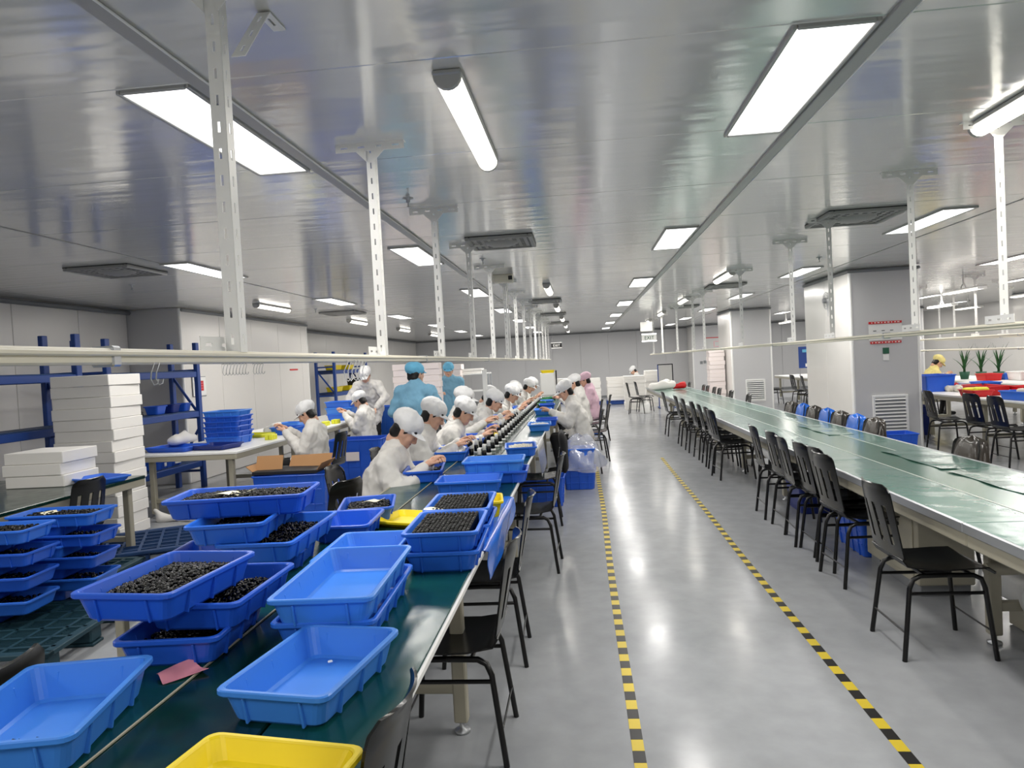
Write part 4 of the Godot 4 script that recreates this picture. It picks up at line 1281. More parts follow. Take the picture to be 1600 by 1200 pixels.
func bench(x0: float, x1: float, z0: float, z1: float, m: Material, label: String, y := 0.76):
	var t := thing("workbench", label, "workbench")
	var c := Vector3((x0 + x1) * 0.5, y - 0.015, (z0 + z1) * 0.5)
	part("top", boxm(Vector3(absf(x1 - x0), 0.03, absf(z1 - z0)), 0.005), m, t, c)
	part("edge_beam", boxm(Vector3(0.03, 0.06, absf(z1 - z0)), 0.005), M.beige, t, Vector3(x1 - 0.02, y - 0.06, c.z))
	part("edge_beam", boxm(Vector3(absf(x1 - x0) - 0.06, 0.06, 0.03), 0.005), M.beige, t, Vector3(c.x, y - 0.06, z0 - 0.02))
	part("edge_beam", boxm(Vector3(0.03, 0.06, absf(z1 - z0)), 0.005), M.beige, t, Vector3(x0 + 0.02, y - 0.06, c.z))
	var n := maxi(2, int(absf(z1 - z0) / 1.6) + 1)
	for k in n:
		leg_frame(t, [x0 + 0.15, x1 - 0.12], lerpf(z0 - 0.1, z1 + 0.1, k / (n - 1.0)), y - 0.09, M.beige)

func left_background():
	rack(-6.12, -5.72, -7.5, -5.3, 2.2, [0.36, 1.12, 1.7], "tall blue steel storage rack at the left picture edge")
	rack(-6.12, -5.72, -10.0, -8.0, 2.16, [0.36, 1.1, 1.69], "blue steel storage rack behind the tall white foam pile")
	rack(-6.4, -5.95, -19.0, -16.5, 2.12, [0.4, 1.08, 1.62], "blue steel storage rack in the recess behind the standing worker")
	# things on racks
	var i := 0
	for z in [-9.2, -9.55, -9.85]:
		crate("small_bin", Vector3(0.22, 0.12, 0.26), M.blue2 if i != 1 else M.navy, Vector3(-5.9, 1.156, z), 0.1 * i, "small %s bin on the rack shelf behind the foam pile, %s from left" % [["blue", "navy", "blue"][i], ["first", "second", "third"][i]], "", false)
		i += 1
	var lump := S()
	for q in 7: sdf(lump, [[Vector3(-0.06 + q * 0.02, 0.03 + 0.02 * (q % 2), 0.04 * sin(q * 2.0)), Vector3(-0.05 + q * 0.02, 0.05, 0.05 * cos(q * 3.0)), 0.025, 0.02]], 0.012, 0.01)
	single("tool_heap", fin(lump), M.dark, "dark heap of small tools on the middle shelf beside the foam pile", "tools", Vector3(-5.88, 1.156, -8.75))
	crate("blue_crate", Vector3(0.36, 0.12, 0.7), M.blue2, Vector3(-5.9, 0.416, -9.2), 0.05, "blue crate with white labels on the low shelf behind the foam pile")
	for q in 2: single("label_sticker", boxm(Vector3(0.004, 0.05, [0.05, 0.14][q]), 0.001), M.white, "%s white label sticker on the low shelf crate" % ["small", "wide"][q], "label", Vector3(-5.712, 0.48, [-9.05, -9.35][q]))
	for q in 4:
		crate("yellow_bin", Vector3(0.3, 0.12, 0.5), M.yellow, Vector3(-6.15, [1.676, 1.676, 1.136, 1.136][q], [-17.0, -18.0, -17.0, -18.0][q]), 0.0, "yellow bin on the %s shelf of the recess rack, %s" % [["upper", "middle"][q / 2], ["near end", "far end"][q % 2]], "", false)
	crate("navy_bin", Vector3(0.36, 0.3, 0.7), M.dark, Vector3(-6.1, 1.13, -18.6), 0.0, "dark bin at the far end of the recess rack", "", false)
	# near left green table with foam and blue lid
	bench(-5.6, -4.02, -2.6, -6.05, M.belt, "green-topped workbench at the left picture edge behind the crate stacks")
	foam_pile(-4.68, -5.74, 3, 0.1, 0.52, 0.46, "white foam sheet in the low pile on the green workbench", M.foam, 0.76, 0.04)
	crate("blue_tray", Vector3(0.32, 0.05, 0.42), M.blue, Vector3(-4.22, 0.76, -5.72), 1.2, "shallow blue tray on the corner of the green workbench", "", false)
	foam_pile(-5.13, -7.0, 15, 0.114, 0.62, 0.56, "white foam sheet in the tall pile between the blue racks", M.foam, 0.0, 0.06)
	chair(-4.12, -5.12, -93.0, "black chair at the green workbench behind the floor stacks", "")
	# floor stacks on a dark pallet
	pallet(-3.66, -3.98, 0.12, M.teal, "dark teal plastic pallet on the floor under the near left stack of crates")
	pallet(-4.3, -5.02, 0.1, M.teal, "dark pallet under the far floor stack of crates")
	pallet(-4.15, -6.15, 0.5, M.palletblue, "empty blue plastic grid pallet on the floor behind the stacks")
	var base := [[Vector3(-3.75, 0.142, -4.08), "near"], [Vector3(-3.65, 0.142, -4.55), "far"]]
	for b in base:
		for k in 8:
			var lab := "blue crate in the %s left floor stack, %s from the bottom" % [b[1], NTH[k].replace("nearest", "first")]
			var p: Vector3 = b[0] + Vector3(0.0 if k % 2 == 1 else -0.24, 0.073 * k, 0.02 * sin(k * 2.2))
			crate("blue_crate", Vector3(0.33, 0.09, 0.61), [M.blue2, M.blue, M.blue2][k % 3], p, PI / 2 + 0.03 * sin(k * 2.3) + 0.08, lab, "", k > 4)
			fill(Vector3(0.33, 0.09, 0.61), p, PI / 2 + 0.08, 450 if k > 5 else 160, M.blackpart, "black parts in the crate %s from the bottom of the %s left floor stack" % [NTH[k].replace("nearest", "first"), b[1]], "parts", 2, 0.55 if k > 5 else 0.4)
	paper([Vector3(-3.80, 0.735, -4.52), Vector3(-3.74, 0.737, -4.46), Vector3(-3.67, 0.737, -4.54), Vector3(-3.74, 0.735, -4.6)], M.paper, "cream slip on top of the far floor stack")
	var sb := S()
	sdf(sb, [[Vector3(-0.15, 0.03, 0), Vector3(0.12, 0.05, 0), 0.05, 0.03], [Vector3(-0.12, 0.05, 0), Vector3(-0.2, 0.14, 0.02), 0.04, 0.02], [Vector3(0.1, 0.03, 0), Vector3(0.25, 0.03, 0.06), 0.035, 0.02]], 0.015, 0.05)
	single("plastic_scrap", fin(sb), M.foam, "crumpled white plastic on the floor beyond the empty grid pallet", "plastic", Vector3(-4.75, 0, -7.6))
	# second bench with workers
	bench(-5.25, -4.0, -7.72, -15.0, M.white, "long pale workbench along the left wall where three workers sit")
	for k in 6:
		crate("blue_crate", Vector3(0.4, 0.1, 0.5), [M.blue, M.blue2, M.blue2, M.blue2, M.blue2, M.blue3][k], Vector3(-4.62 + 0.006 * sin(k * 2.0), 0.76 + 0.066 * k, -8.75), 1.5 + 0.03 * sin(k * 1.7), "blue crate in the pile on the pale workbench, %s from the bottom" % NTH[k].replace("nearest", "first"))
	var bench_items := [
		["blue_tray", Vector3(0.45, 0.06, 0.6), M.blue2, Vector3(-4.95, 0.76, -8.1), 1.4, "flat blue tray at the near end of the pale workbench"],
		["blue_tray", Vector3(0.4, 0.06, 0.5), M.navy, Vector3(-4.45, 0.76, -8.12), 1.35, "dark blue tray at the near corner of the pale workbench"],
		["blue_crate", Vector3(0.36, 0.11, 0.42), M.blue, Vector3(-4.25, 0.76, -9.75), 1.5, "blue crate in front of the nearest worker at the pale workbench"],
		["blue_crate", Vector3(0.33, 0.11, 0.4), M.blue3, Vector3(-4.55, 0.76, -10.6), 1.4, "pale blue crate behind the nearest worker's hands"],
		["blue_crate", Vector3(0.36, 0.12, 0.5), M.blue, Vector3(-4.25, 0.76, -12.1), 1.5, "lower crate of the pair beside the second bench worker"],
		["blue_crate", Vector3(0.36, 0.12, 0.5), M.blue3, Vector3(-4.27, 0.87, -12.1), 1.55, "middle crate of the pile beside the second bench worker"],
		["blue_crate", Vector3(0.36, 0.12, 0.5), M.blue, Vector3(-4.27, 0.98, -12.1), 1.5, "top crate of the pile beside the second bench worker"],
		["yellow_tray", Vector3(0.3, 0.05, 0.42), M.yellow2, Vector3(-4.6, 0.76, -9.5), 1.3, "pale yellow tray behind the crate pile on the pale workbench"],
	]
	for b in bench_items: crate(b[0], b[1], b[2], b[3], b[4], b[5], "", false)
	for g in 3:
		for k in [7, 8, 6][g]:
			var bl := boxm(Vector3(0.05, 0.07, 0.05), 0.006)
			single("yellow_pack", bl, M.yellow2, "small pale yellow pack in the %s group standing on the pale workbench edge" % ["nearest", "middle", "farthest"][g], "pack", Vector3([-4.2, -4.2, -4.15][g] + 0.055 * (k % 2), 0.795, [-8.95, -10.9, -11.3][g] - 0.056 * (k / 2)), Vector3.ZERO, ["near yellow packs", "middle yellow packs", "far yellow packs"][g])
	var ft := S()
	sdf(ft, [[Vector3(-0.1, 0.05, 0), Vector3(0.1, 0.06, 0.03), 0.06, 0.05], [Vector3(0, 0.1, 0), Vector3(0.05, 0.13, -0.08), 0.05, 0.03], [Vector3(-0.15, 0.04, -0.05), Vector3(-0.05, 0.08, -0.1), 0.04, 0.04]], 0.015, 0.06)
	single("clear_bag", fin(ft), M.foam, "crumpled white plastic bag on the pale workbench behind the crate pile", "plastic bag", Vector3(-4.55, 0.76, -9.95))
	single("clear_bag", fin(ft), M.foam, "crumpled white plastic bag on the near end of the pale workbench by the wall", "plastic bag", Vector3(-5.0, 0.82, -8.35), Vector3(0, 1.0, 0))
	chair(-3.22, -8.35, -95.0, "black chair of the nearest worker at the pale workbench")
	chair(-3.3, -11.45, -97.0, "black chair of the second worker at the pale workbench")
	# big bins
	crate("blue_bin", Vector3(0.62, 0.5, 0.84), M.blue2, Vector3(-3.3, 0, -7.75), deg_to_rad(92.0), "big blue bin with opened cardboard on it, behind the back left stack")
	var cbx := thing("cardboard_box", "opened brown cardboard box with raised flaps on the big blue bin", "box", Vector3(-3.35, 0.505, -7.72))
	part("base", boxm(Vector3(0.74, 0.04, 0.46), 0.004), M.dark, cbx, Vector3(0, 0.02, 0))
	part("flap", boxm(Vector3(0.30, 0.008, 0.2), 0.002), M.card, cbx, Vector3(-0.24, 0.10, 0.05), Vector3(1.15, 0.1, 0))
	part("flap", boxm(Vector3(0.52, 0.008, 0.18), 0.002), M.card, cbx, Vector3(0.16, 0.09, -0.16), Vector3(0.95, -0.05, 0.06))
	part("flap", boxm(Vector3(0.12, 0.008, 0.42), 0.002), M.card, cbx, Vector3(0.40, 0.07, 0.0), Vector3(0, 0, 0.9))
	part("flap", boxm(Vector3(0.12, 0.008, 0.42), 0.002), M.card, cbx, Vector3(-0.40, 0.06, 0.0), Vector3(0, 0, -0.7))
	var b2 := crate("blue_bin", Vector3(0.6, 0.6, 0.84), M.blue2, Vector3(-3.42, 0, -10.35), deg_to_rad(91.0), "big blue bin with a white paper label, behind the empty turned chair")
	single("paper_label", boxm(Vector3(0.2, 0.13, 0.004), 0.001), M.foam2, "white paper label on the big blue bin behind the turned chair", "label", Vector3(-3.42, 0.36, -10.035), Vector3(-0.04, 0.02, 0))
	crate("blue_bin", Vector3(0.5, 0.55, 0.7), M.blue, Vector3(-3.05, 0, -12.2), 0.1, "blue bin standing beside the pinkish foam piles", "", true)
	crate("blue_bin", Vector3(0.5, 0.9, 0.6), M.blue, Vector3(-3.75, 0, -13.6), 0.1, "tall blue bin behind the second worker at the pale workbench", "", true)
	single("red_tub", boxm(Vector3(0.22, 0.14, 0.2), 0.02), M.red, "small red tub on the workbench behind the second bench worker", "tub", Vector3(-4.1, 0.83, -13.0))
	for q in 2:
		foam_pile(-3.28 + 0.45 * q, -12.9, 15, 0.113, 0.42, 0.42, "pinkish foam sheet in the %s pile behind the blue worker" % ["left", "right"][q], M.foam2, 0.0, 0.1)
	foam_pile(-2.75, -15.0, 14, 0.118, 0.36, 0.4, "pinkish foam sheet in the pile beside the white cart", M.foam2)
	# wall notices
	var ws := thing("wall_notice", "white framed notice with a red square on the left wall block", "sign", Vector3(-6.105, 1.5, -10.72))
	part("frame", boxm(Vector3(0.012, 0.32, 0.4), 0.003), M.grey, ws, Vector3(-0.004, 0, 0))
	part("sheet", boxm(Vector3(0.014, 0.3, 0.38), 0.002), M.white, ws)
	part("red_square", boxm(Vector3(0.006, 0.16, 0.22), 0.001), M.red, ws, Vector3(0.008, 0.01, 0))
	for q in 3: part("pale_line", boxm(Vector3(0.004, 0.006, 0.18)), M.pink, ws, Vector3(0.011, 0.05 - q * 0.04, 0))
	for q in 2:
		var bn := thing("red_strip", "%s small red notice strip at the far end of the left wall block" % ["upper", "lower"][q], "sign", Vector3(-6.115, [1.98, 1.72][q], -14.5))
		part("strip", boxm(Vector3(0.006, 0.03, 0.42), 0.001), M.red, bn)

# ------------------------------------------------------------------ right background
func right_background():
	bench(5.6, 6.9, -6.0, -14.0, M.white, "pale workbench with red and blue bins in the hall beyond the near column")
	bench(7.8, 9.0, -8.0, -17.5, M.white, "second pale workbench farther right with coloured bins")
	bench(6.3, 7.6, -18.0, -24.0, M.white, "pale workbench seen between the two columns")
	bench(9.8, 11.6, -14.0, -16.4, M.white, "pale counter in front of the notices in the right hall")
	var cs := [[5.34, -9.3], [5.38, -9.95], [5.3, -10.9], [5.3, -12.3]]
	for q in cs.size(): chair(cs[q][0], cs[q][1], 90.0 + 6.0 * sin(q * 2.0), "black chair in the hall beyond the near column, %s from the right" % NTH[q].replace("nearest", "first"), "chairs in the hall beyond the near column")
	cs = [[6.0, -19.2], [6.02, -20.2], [5.6, -21.5], [6.05, -18.2]]
	for q in cs.size(): chair(cs[q][0], cs[q][1], 90.0 - 8.0 * cos(q * 2.0), "black chair seen between the two columns, %s" % ["beside the workbench end", "second along the workbench", "pulled back from the workbench", "nearest of the group"][q], "chairs seen between the two columns")
	var items := [
		["blue_crate", Vector3(0.5, 0.28, 0.62), M.blue2, Vector3(5.9, 0.76, -12.6), "tall blue crate on the bench beside the near column's edge"],
		["red_crate", Vector3(0.34, 0.14, 0.8), M.red, Vector3(6.05, 0.76, -11.3), "long red crate on the bench next to the tall blue crate"],
		["red_crate", Vector3(0.3, 0.1, 0.5), M.red, Vector3(5.75, 0.76, -11.0), "low red crate in front of the long red crate"],
		["blue_crate", Vector3(0.34, 0.12, 0.8), M.blue, Vector3(5.85, 0.76, -9.9), "long blue crate on the bench right of the red crates"],
		["red_crate", Vector3(0.34, 0.14, 0.5), M.red, Vector3(5.85, 0.76, -9.2), "red crate on the bench at the right picture edge"],
		["blue_crate", Vector3(0.36, 0.12, 0.5), M.blue, Vector3(7.9, 0.76, -16.6), "blue crate beside the yellow-clad worker"],
		["red_crate", Vector3(0.34, 0.14, 0.45), M.red, Vector3(8.1, 0.76, -15.0), "red crate on the second bench by the potted plants"],
		["blue_crate", Vector3(0.34, 0.12, 0.4), M.blue, Vector3(8.1, 0.76, -13.2), "blue crate in the middle of the second bench"],
		["red_crate", Vector3(0.34, 0.14, 0.6), M.red, Vector3(8.1, 0.76, -12.6), "red crate in the middle of the second bench"],
		["green_tray", Vector3(0.34, 0.08, 0.5), M.green, Vector3(6.5, 0.76, -10.4), "green tray at the back of the bench beyond the near column"],
		["teal_crate", Vector3(0.3, 0.2, 0.3), M.capblue, Vector3(6.5, 0.76, -9.3), "pale teal crate at the right picture edge on the bench"],
		["blue_bin", Vector3(0.5, 0.5, 0.5), M.navy, Vector3(5.7, 0, -12.9), "dark navy bin on the floor behind the near column"],
		["blue_crate", Vector3(0.34, 0.12, 0.6), M.blue3, Vector3(6.6, 0.76, -19.3), "pale blue crate on the bench seen between the two columns"],
		["red_crate", Vector3(0.34, 0.22, 0.3), M.red, Vector3(7.0, 0.9, -21.6), "red tub on the bench seen between the two columns"],
		["navy_crate", Vector3(0.4, 0.14, 0.5), M.navy, Vector3(7.0, 0.76, -21.6), "navy crate under the red tub between the two columns"],
	]
	for b in items: crate(b[0], b[1], b[2], b[3], 0.06 * sin(b[3].z * 3.0), b[4], "", false)
	var kinds := [["red_crate", M.red, "red"], ["blue_crate", M.blue, "blue"], ["white_crate", M.white, "white"], ["green_tray", M.dkgreen, "green"]]
	for q in 8:
		var kd: Array = kinds[[0, 2, 1, 3, 0, 2, 1, 0][q]]
		crate(kd[0], Vector3(0.3, 0.1 + 0.03 * (q % 3), 0.46), kd[1], Vector3(6.35 + 0.1 * (q % 2), 0.76, -12.9 + q * 0.52), 0.1 * sin(q * 2.0), "%s crate in back row on the right hall's near bench, %s from far end" % [kd[2], NTH[q].replace("nearest", "first")], "", false)
	for q in 9:
		var kd: Array = kinds[[1, 2, 0, 2, 1, 0, 2, 2, 1][q]]
		crate(kd[0], Vector3(0.34, 0.12 + 0.05 * (q % 2), 0.5), kd[1], Vector3(8.5, 0.76, -15.2 + q * 0.58), 0.1 * cos(q * 2.0), "%s crate in back row on the second bench, %s from far end" % [kd[2], NTH[q].replace("nearest", "first")], "", false)
	for q in 4:
		var hp := S()
		sdf(hp, [[Vector3(-0.1, 0.03, -0.1), Vector3(0.08, 0.04, 0.0), 0.05, 0.04], [Vector3(0.0, 0.05, 0.0), Vector3(0.05, 0.03, 0.16), 0.05, 0.035], [Vector3(-0.06, 0.03, 0.12), Vector3(0.1, 0.02, -0.14), 0.035, 0.03]], 0.02, 0.03, Transform3D(), 0.02)
		single("parts_heap", fin(hp), [M.cream, M.white, M.dkgreen, M.yellow2][q], "heap of %s pieces on the near bench of the right hall, %s from far end" % [["cream", "white", "green", "yellow"][q], NTH[q].replace("nearest", "first")], "parts", Vector3(6.1, 0.77, -12.2 + q * 0.85))
	rail(8.3, -8.0, -17.5, 1.62, "cream aluminium rail hung over the second bench of the right hall")
	for q in 5:
		hanging_post("hanging_post", 8.33, -9.5 - 1.8 * q, "white slotted post over the second bench of the right hall, %s from the camera" % NTH[q], "posts over the second bench", 1.0, 1.64)
	var st := S()
	sdf(st, [[Vector3(-0.1, 0.02, 0), Vector3(0.1, 0.03, 0.05), 0.04, 0.03], [Vector3(0.1, 0.03, 0.2), Vector3(-0.1, 0.04, 0.3), 0.035, 0.04]], 0.02, 0.04)
	single("cream_heap", fin(st), M.cream, "cream heap of parts on the long blue crate at right", "parts", Vector3(5.85, 0.86, -9.95))
	single("yellow_heap", fin(st), M.yellow2, "yellow-green heap of parts on the low red crate at right", "parts", Vector3(5.75, 0.83, -11.1))
	var bb := thing("blue_notice_board", "blue board with a pale header hanging behind the gap between the columns", "sign", Vector3(6.9, 1.32, -22.5))
	part("panel", boxm(Vector3(0.5, 0.66, 0.03), 0.005), M.rack, bb)
	part("header", boxm(Vector3(0.24, 0.09, 0.006), 0.002), M.capblue, bb, Vector3(-0.02, 0.2, 0.017))
	part("tag", boxm(Vector3(0.18, 0.1, 0.006), 0.002), M.white, bb, Vector3(0.03, -0.24, 0.017))
	for s in [-1, 1]: part("leg", boxm(Vector3(0.03, 1.0, 0.03), 0.004), M.steel, bb, Vector3(s * 0.22, -0.82, 0))
	# plants
	for q in 3:
		var t := thing("potted_plant", "dark green potted plant on the second bench in the right hall, %s" % ["beside the yellow worker", "in the middle", "rightmost"][q], "plant", Vector3(8.1 + 0.15 * q, 0.76, -15.9 + 0.35 * q), 0.0, "potted plants on the second bench")
		var ps := S()
		lathe(ps, [Vector2(0, 0), Vector2(0.07, 0), Vector2(0.1, 0.16), Vector2(0.09, 0.16), Vector2(0, 0.14)], 14)
		part("pot", fin(ps), M.dkgreen, t)
		for k in 14:
			var a := k * 2.4
			var r := 0.06 + 0.10 * (k % 4) / 3.0
			var hh := 0.3 + 0.3 * ((k * 5) % 7) / 6.0
			var LP := []
			for j in 6:
				var v := j / 5.0
				var c := Vector3(cos(a) * r * v * v * 1.6, 0.15 + hh * v, sin(a) * r * v * v * 1.6)
				var sd := Vector3(-sin(a), 0, cos(a)) * 0.022 * (1.0 - pow(v, 2.0)) + Vector3(0.001, 0, 0)
				LP.append([c - sd, c, c + sd])
			part("leaf", shellm(LP, func(_j, _i): return false, 0.002), M.leaf, t)
	# notices on the pier, shelf, control box
	for q in 3:
		var nt := thing("wall_poster", "white poster with %s on the pier in the right hall" % ["two red dots", "two dark round pictures", "grey sketches"][q], "poster", Vector3([11.75, 12.3, 11.38][q], 1.35, -17.56))
		part("sheet", boxm(Vector3(0.5 if q < 2 else 0.22, 0.62, 0.008), 0.002), M.white, nt)
		for k in 3:
			var ds := S()
			lathe(ds, [Vector2(0, 0), Vector2(0.035, 0), Vector2(0.035, 0.004), Vector2(0, 0.004)], 12)
			part("mark", fin(ds), [M.red, M.dark, M.grey][q], nt, Vector3(-0.12 + 0.1 * k, 0.18 - 0.13 * k * (1 if q else 0) - (0.2 if k == 2 and q == 0 else 0.0), 0.004), Vector3(PI / 2, 0, 0))
	var sh := thing("metal_shelf", "pale two-tier metal shelf on the counter at the right picture edge", "shelf", Vector3(10.1, 0.76, -15.4))
	for y in [0.2, 0.66]: part("board", boxm(Vector3(1.1, 0.02, 0.35), 0.003), M.cream, sh, Vector3(0, y, 0))
	for sx in [-0.54, 0.54]:
		for sz in [-0.16, 0.16]: part("post", boxm(Vector3(0.03, 0.7, 0.03), 0.004), M.yellow2, sh, Vector3(sx, 0.35, sz))
	var cb := thing("wall_control_box", "white electrical box mounted behind the near column's right edge", "electrical box", Vector3(5.35, 1.18, -12.2))
	part("body", boxm(Vector3(0.26, 0.34, 0.12), 0.01), M.white, cb)
	part("handle", boxm(Vector3(0.012, 0.08, 0.02), 0.003), M.dark, cb, Vector3(0.03, 0, 0.065))
	part("mount_post", boxm(Vector3(0.05, 1.0, 0.05), 0.005), M.beige, cb, Vector3(0, -0.6, -0.02))
	part("base_plate", boxm(Vector3(0.3, 0.02, 0.3), 0.004), M.beige, cb, Vector3(0, -1.17, -0.02))
	foam_pile(6.75, -18.6, 2, 0.1, 0.6, 0.5, "white foam sheet on the bench seen between the two columns", M.foam, 0.76)

# ------------------------------------------------------------------ far end
func far_end():
	for q in 3:
		var p: Vector3 = [Vector3(0.3, 0, -24.9), Vector3(1.14, 0, -24.9), Vector3(-0.7, 0, -26.5)][q]
		pallet_small(p.x, p.z, "low blue pallet under the %s far white foam pile" % ["left", "right", "hidden"][q])
		foam_pile(p.x, p.z, 7, 0.115, 0.62, 0.6, "white foam sheet in the far pile on the %s blue pallet" % ["left", "right", "hidden"][q], M.foam, 0.14)
	foam_pile(1.57, -22.0, 9, 0.115, 0.62, 0.6, "white foam sheet in the far pile nearest the right table's end", M.foam)
	foam_pile(2.28, -23.0, 10, 0.115, 0.6, 0.6, "white foam sheet in the far pile behind the right table's end", M.foam)
	for q in 2:
		var sk := S()
		sdf(sk, [[Vector3(-0.25, 0.08, 0), Vector3(0.25, 0.1, 0), 0.1, 0.08], [Vector3(0, 0.14, 0), Vector3(0.1, 0.12, -0.2), 0.09, 0.07]], 0.025, 0.08)
		single("white_sack", fin(sk), M.foam, "soft white sack lying on the far end of the right table, %s" % ["near one", "far one"][q], "sack", Vector3(1.95 + 0.2 * q, 0.765, -17.6 - 0.9 * q), Vector3(0, 0.8 * q, 0))
	var rd := S()
	sdf(rd, [[Vector3(-0.12, 0.06, 0), Vector3(0.1, 0.08, 0.03), 0.06, 0.07], [Vector3(0.05, 0.12, 0), Vector3(0.12, 0.15, 0.0), 0.05, 0.03]], 0.02, 0.05)
	single("red_sack", fin(rd), M.red, "small red bag on the far end of the right table", "bag", Vector3(2.35, 0.765, -17.6))
	var bd := thing("rolling_board", "upright pale board in a blue and black frame beyond the right table", "board", Vector3(2.52, -0.0, -21.9))
	part("sheet", boxm(Vector3(0.4, 0.5, 0.01), 0.002), M.wallmetal, bd, Vector3(0, 1.05, 0))
	for s in [-1, 1]:
		part("post", boxm(Vector3(0.03, 1.34, 0.03), 0.005), M.dark if s > 0 else M.rack, bd, Vector3(s * 0.22, 0.67, 0))
		part("foot", boxm(Vector3(0.04, 0.03, 0.5), 0.005), M.rack, bd, Vector3(s * 0.23, 0.02, 0))
	part("top_bar", boxm(Vector3(0.46, 0.03, 0.03), 0.005), M.dark, bd, Vector3(0, 1.33, 0))
	part("lower_bar", boxm(Vector3(0.46, 0.05, 0.03), 0.005), M.rack, bd, Vector3(0, 0.76, 0))
	var cab := thing("tall_cabinet", "pale cabinet with yellow trays on top at the far end of the left line", "cabinet", Vector3(-1.0, 0, -20.3))
	part("body", boxm(Vector3(0.42, 1.28, 0.4), 0.01), M.wallmetal, cab, Vector3(0, 0.64, 0))
	part("door", boxm(Vector3(0.38, 1.2, 0.012), 0.003), M.wallmetal, cab, Vector3(0, 0.64, 0.205))
	part("side_post", boxm(Vector3(0.04, 1.35, 0.04), 0.005), M.dark, cab, Vector3(0.25, 0.67, 0.15))
	crate("yellow_tray", Vector3(0.4, 0.08, 0.44), M.yellow, Vector3(-1.0, 1.28, -20.3), 0.1, "yellow tray on top of the far pale cabinet", "", false)
	var cart := thing("tiered_cart", "white two-tier cart behind the blue worker facing the camera", "cart", Vector3(-2.4, 0, -15.2))
	for y in [0.5, 1.05, 1.42]: part("shelf", boxm(Vector3(0.8, 0.03, 0.5), 0.005), M.white, cart, Vector3(0, y, 0))
	for sx in [-0.39, 0.39]:
		for sz in [-0.24, 0.24]: part("post", boxm(Vector3(0.03, 1.42, 0.03), 0.004), M.steel, cart, Vector3(sx, 0.71, sz))
	foam_pile(-2.4, -15.2, 2, 0.05, 0.5, 0.36, "white foam sheet on the top tier of the white cart", M.foam, 1.436)
	var mn := thing("wall_frame_notice", "pale framed notice with red outlined bars on the far pier", "sign", Vector3(5.3, 1.95, -28.15))
	part("sheet", boxm(Vector3(0.95, 0.5, 0.02), 0.003), M.wallmetal, mn)
	for s in [-1, 1]: part("bar", boxm(Vector3(0.95, 0.03, 0.026), 0.003), M.red if s > 0 else M.grey, mn, Vector3(0, s * 0.25, 0))
	for q in 2: part("red_outline", boxm(Vector3(0.3, 0.02, 0.024), 0.002), M.pink, mn, Vector3(0.05, 0.1 - q * 0.2, 0))
	part("red_outline", boxm(Vector3(0.02, 0.24, 0.024), 0.002), M.pink, mn, Vector3(-0.14, 0, 0))
	var lt := thing("wall_lettering", "row of dark lettering blocks low on the far pier", "lettering", Vector3(5.2, 1.25, -28.17))
	for q in 8: part("character", boxm(Vector3(0.1, 0.11, 0.012), 0.002), M.grey, lt, Vector3(-0.55 + q * 0.135 + (0.12 if q > 1 else 0.0), 0.02 * (q % 2), 0))

func pallet_small(x: float, z: float, label: String):
	var t := thing("low_pallet", label, "pallet", Vector3(x, 0, z))
	for k in 5: part("board", boxm(Vector3(0.13, 0.03, 0.7), 0.004), M.rack, t, Vector3(-0.29 + k * 0.145, 0.124, 0))
	for k in 3: part("block", boxm(Vector3(0.7, 0.1, 0.1), 0.006), M.rack, t, Vector3(0, 0.06, -0.28 + k * 0.28))

# ------------------------------------------------------------------ people
func head_mesh() -> ArrayMesh:
	if mesh_cache.has("head"): return mesh_cache.head
	var st := S(true)
	var V := func(x, y, z): return Vector3(x, y, z)
	var b := [
		[V.call(0, 0.035, -0.018), V.call(0, 0.03, 0.012), 0.086, 0.08],
		[V.call(0, 0.0, 0.035), V.call(0, -0.06, 0.045), 0.058, 0.045],
		[V.call(0.025, -0.07, 0.055), V.call(-0.025, -0.07, 0.055), 0.03, 0.03],
		[V.call(0, -0.088, 0.066), V.call(0, -0.092, 0.068), 0.026, 0.026],
		[V.call(0.055, -0.03, 0.01), V.call(0.035, -0.075, 0.045), 0.03, 0.026],
		[V.call(-0.055, -0.03, 0.01), V.call(-0.035, -0.075, 0.045), 0.03, 0.026],
		[V.call(0, 0.012, 0.09), V.call(0, -0.026, 0.108), 0.009, 0.014],
		[V.call(0.014, -0.03, 0.098), V.call(-0.014, -0.03, 0.098), 0.009, 0.009],
		[V.call(0.035, 0.026, 0.078), V.call(-0.035, 0.026, 0.078), 0.016, 0.016],
		[V.call(0.04, -0.022, 0.066), V.call(0.036, -0.03, 0.06), 0.024, 0.024],
		[V.call(-0.04, -0.022, 0.066), V.call(-0.036, -0.03, 0.06), 0.024, 0.024],
		[V.call(0.083, 0.012, -0.012), V.call(0.078, -0.026, -0.004), 0.015, 0.01],
		[V.call(-0.083, 0.012, -0.012), V.call(-0.078, -0.026, -0.004), 0.015, 0.01],
		[V.call(0, -0.05, -0.025), V.call(0, -0.115, -0.036), 0.054, 0.054],
	]
	sdf(st, b, 0.006, 0.02)
	mesh_cache.head = fin(st)
	return mesh_cache.head

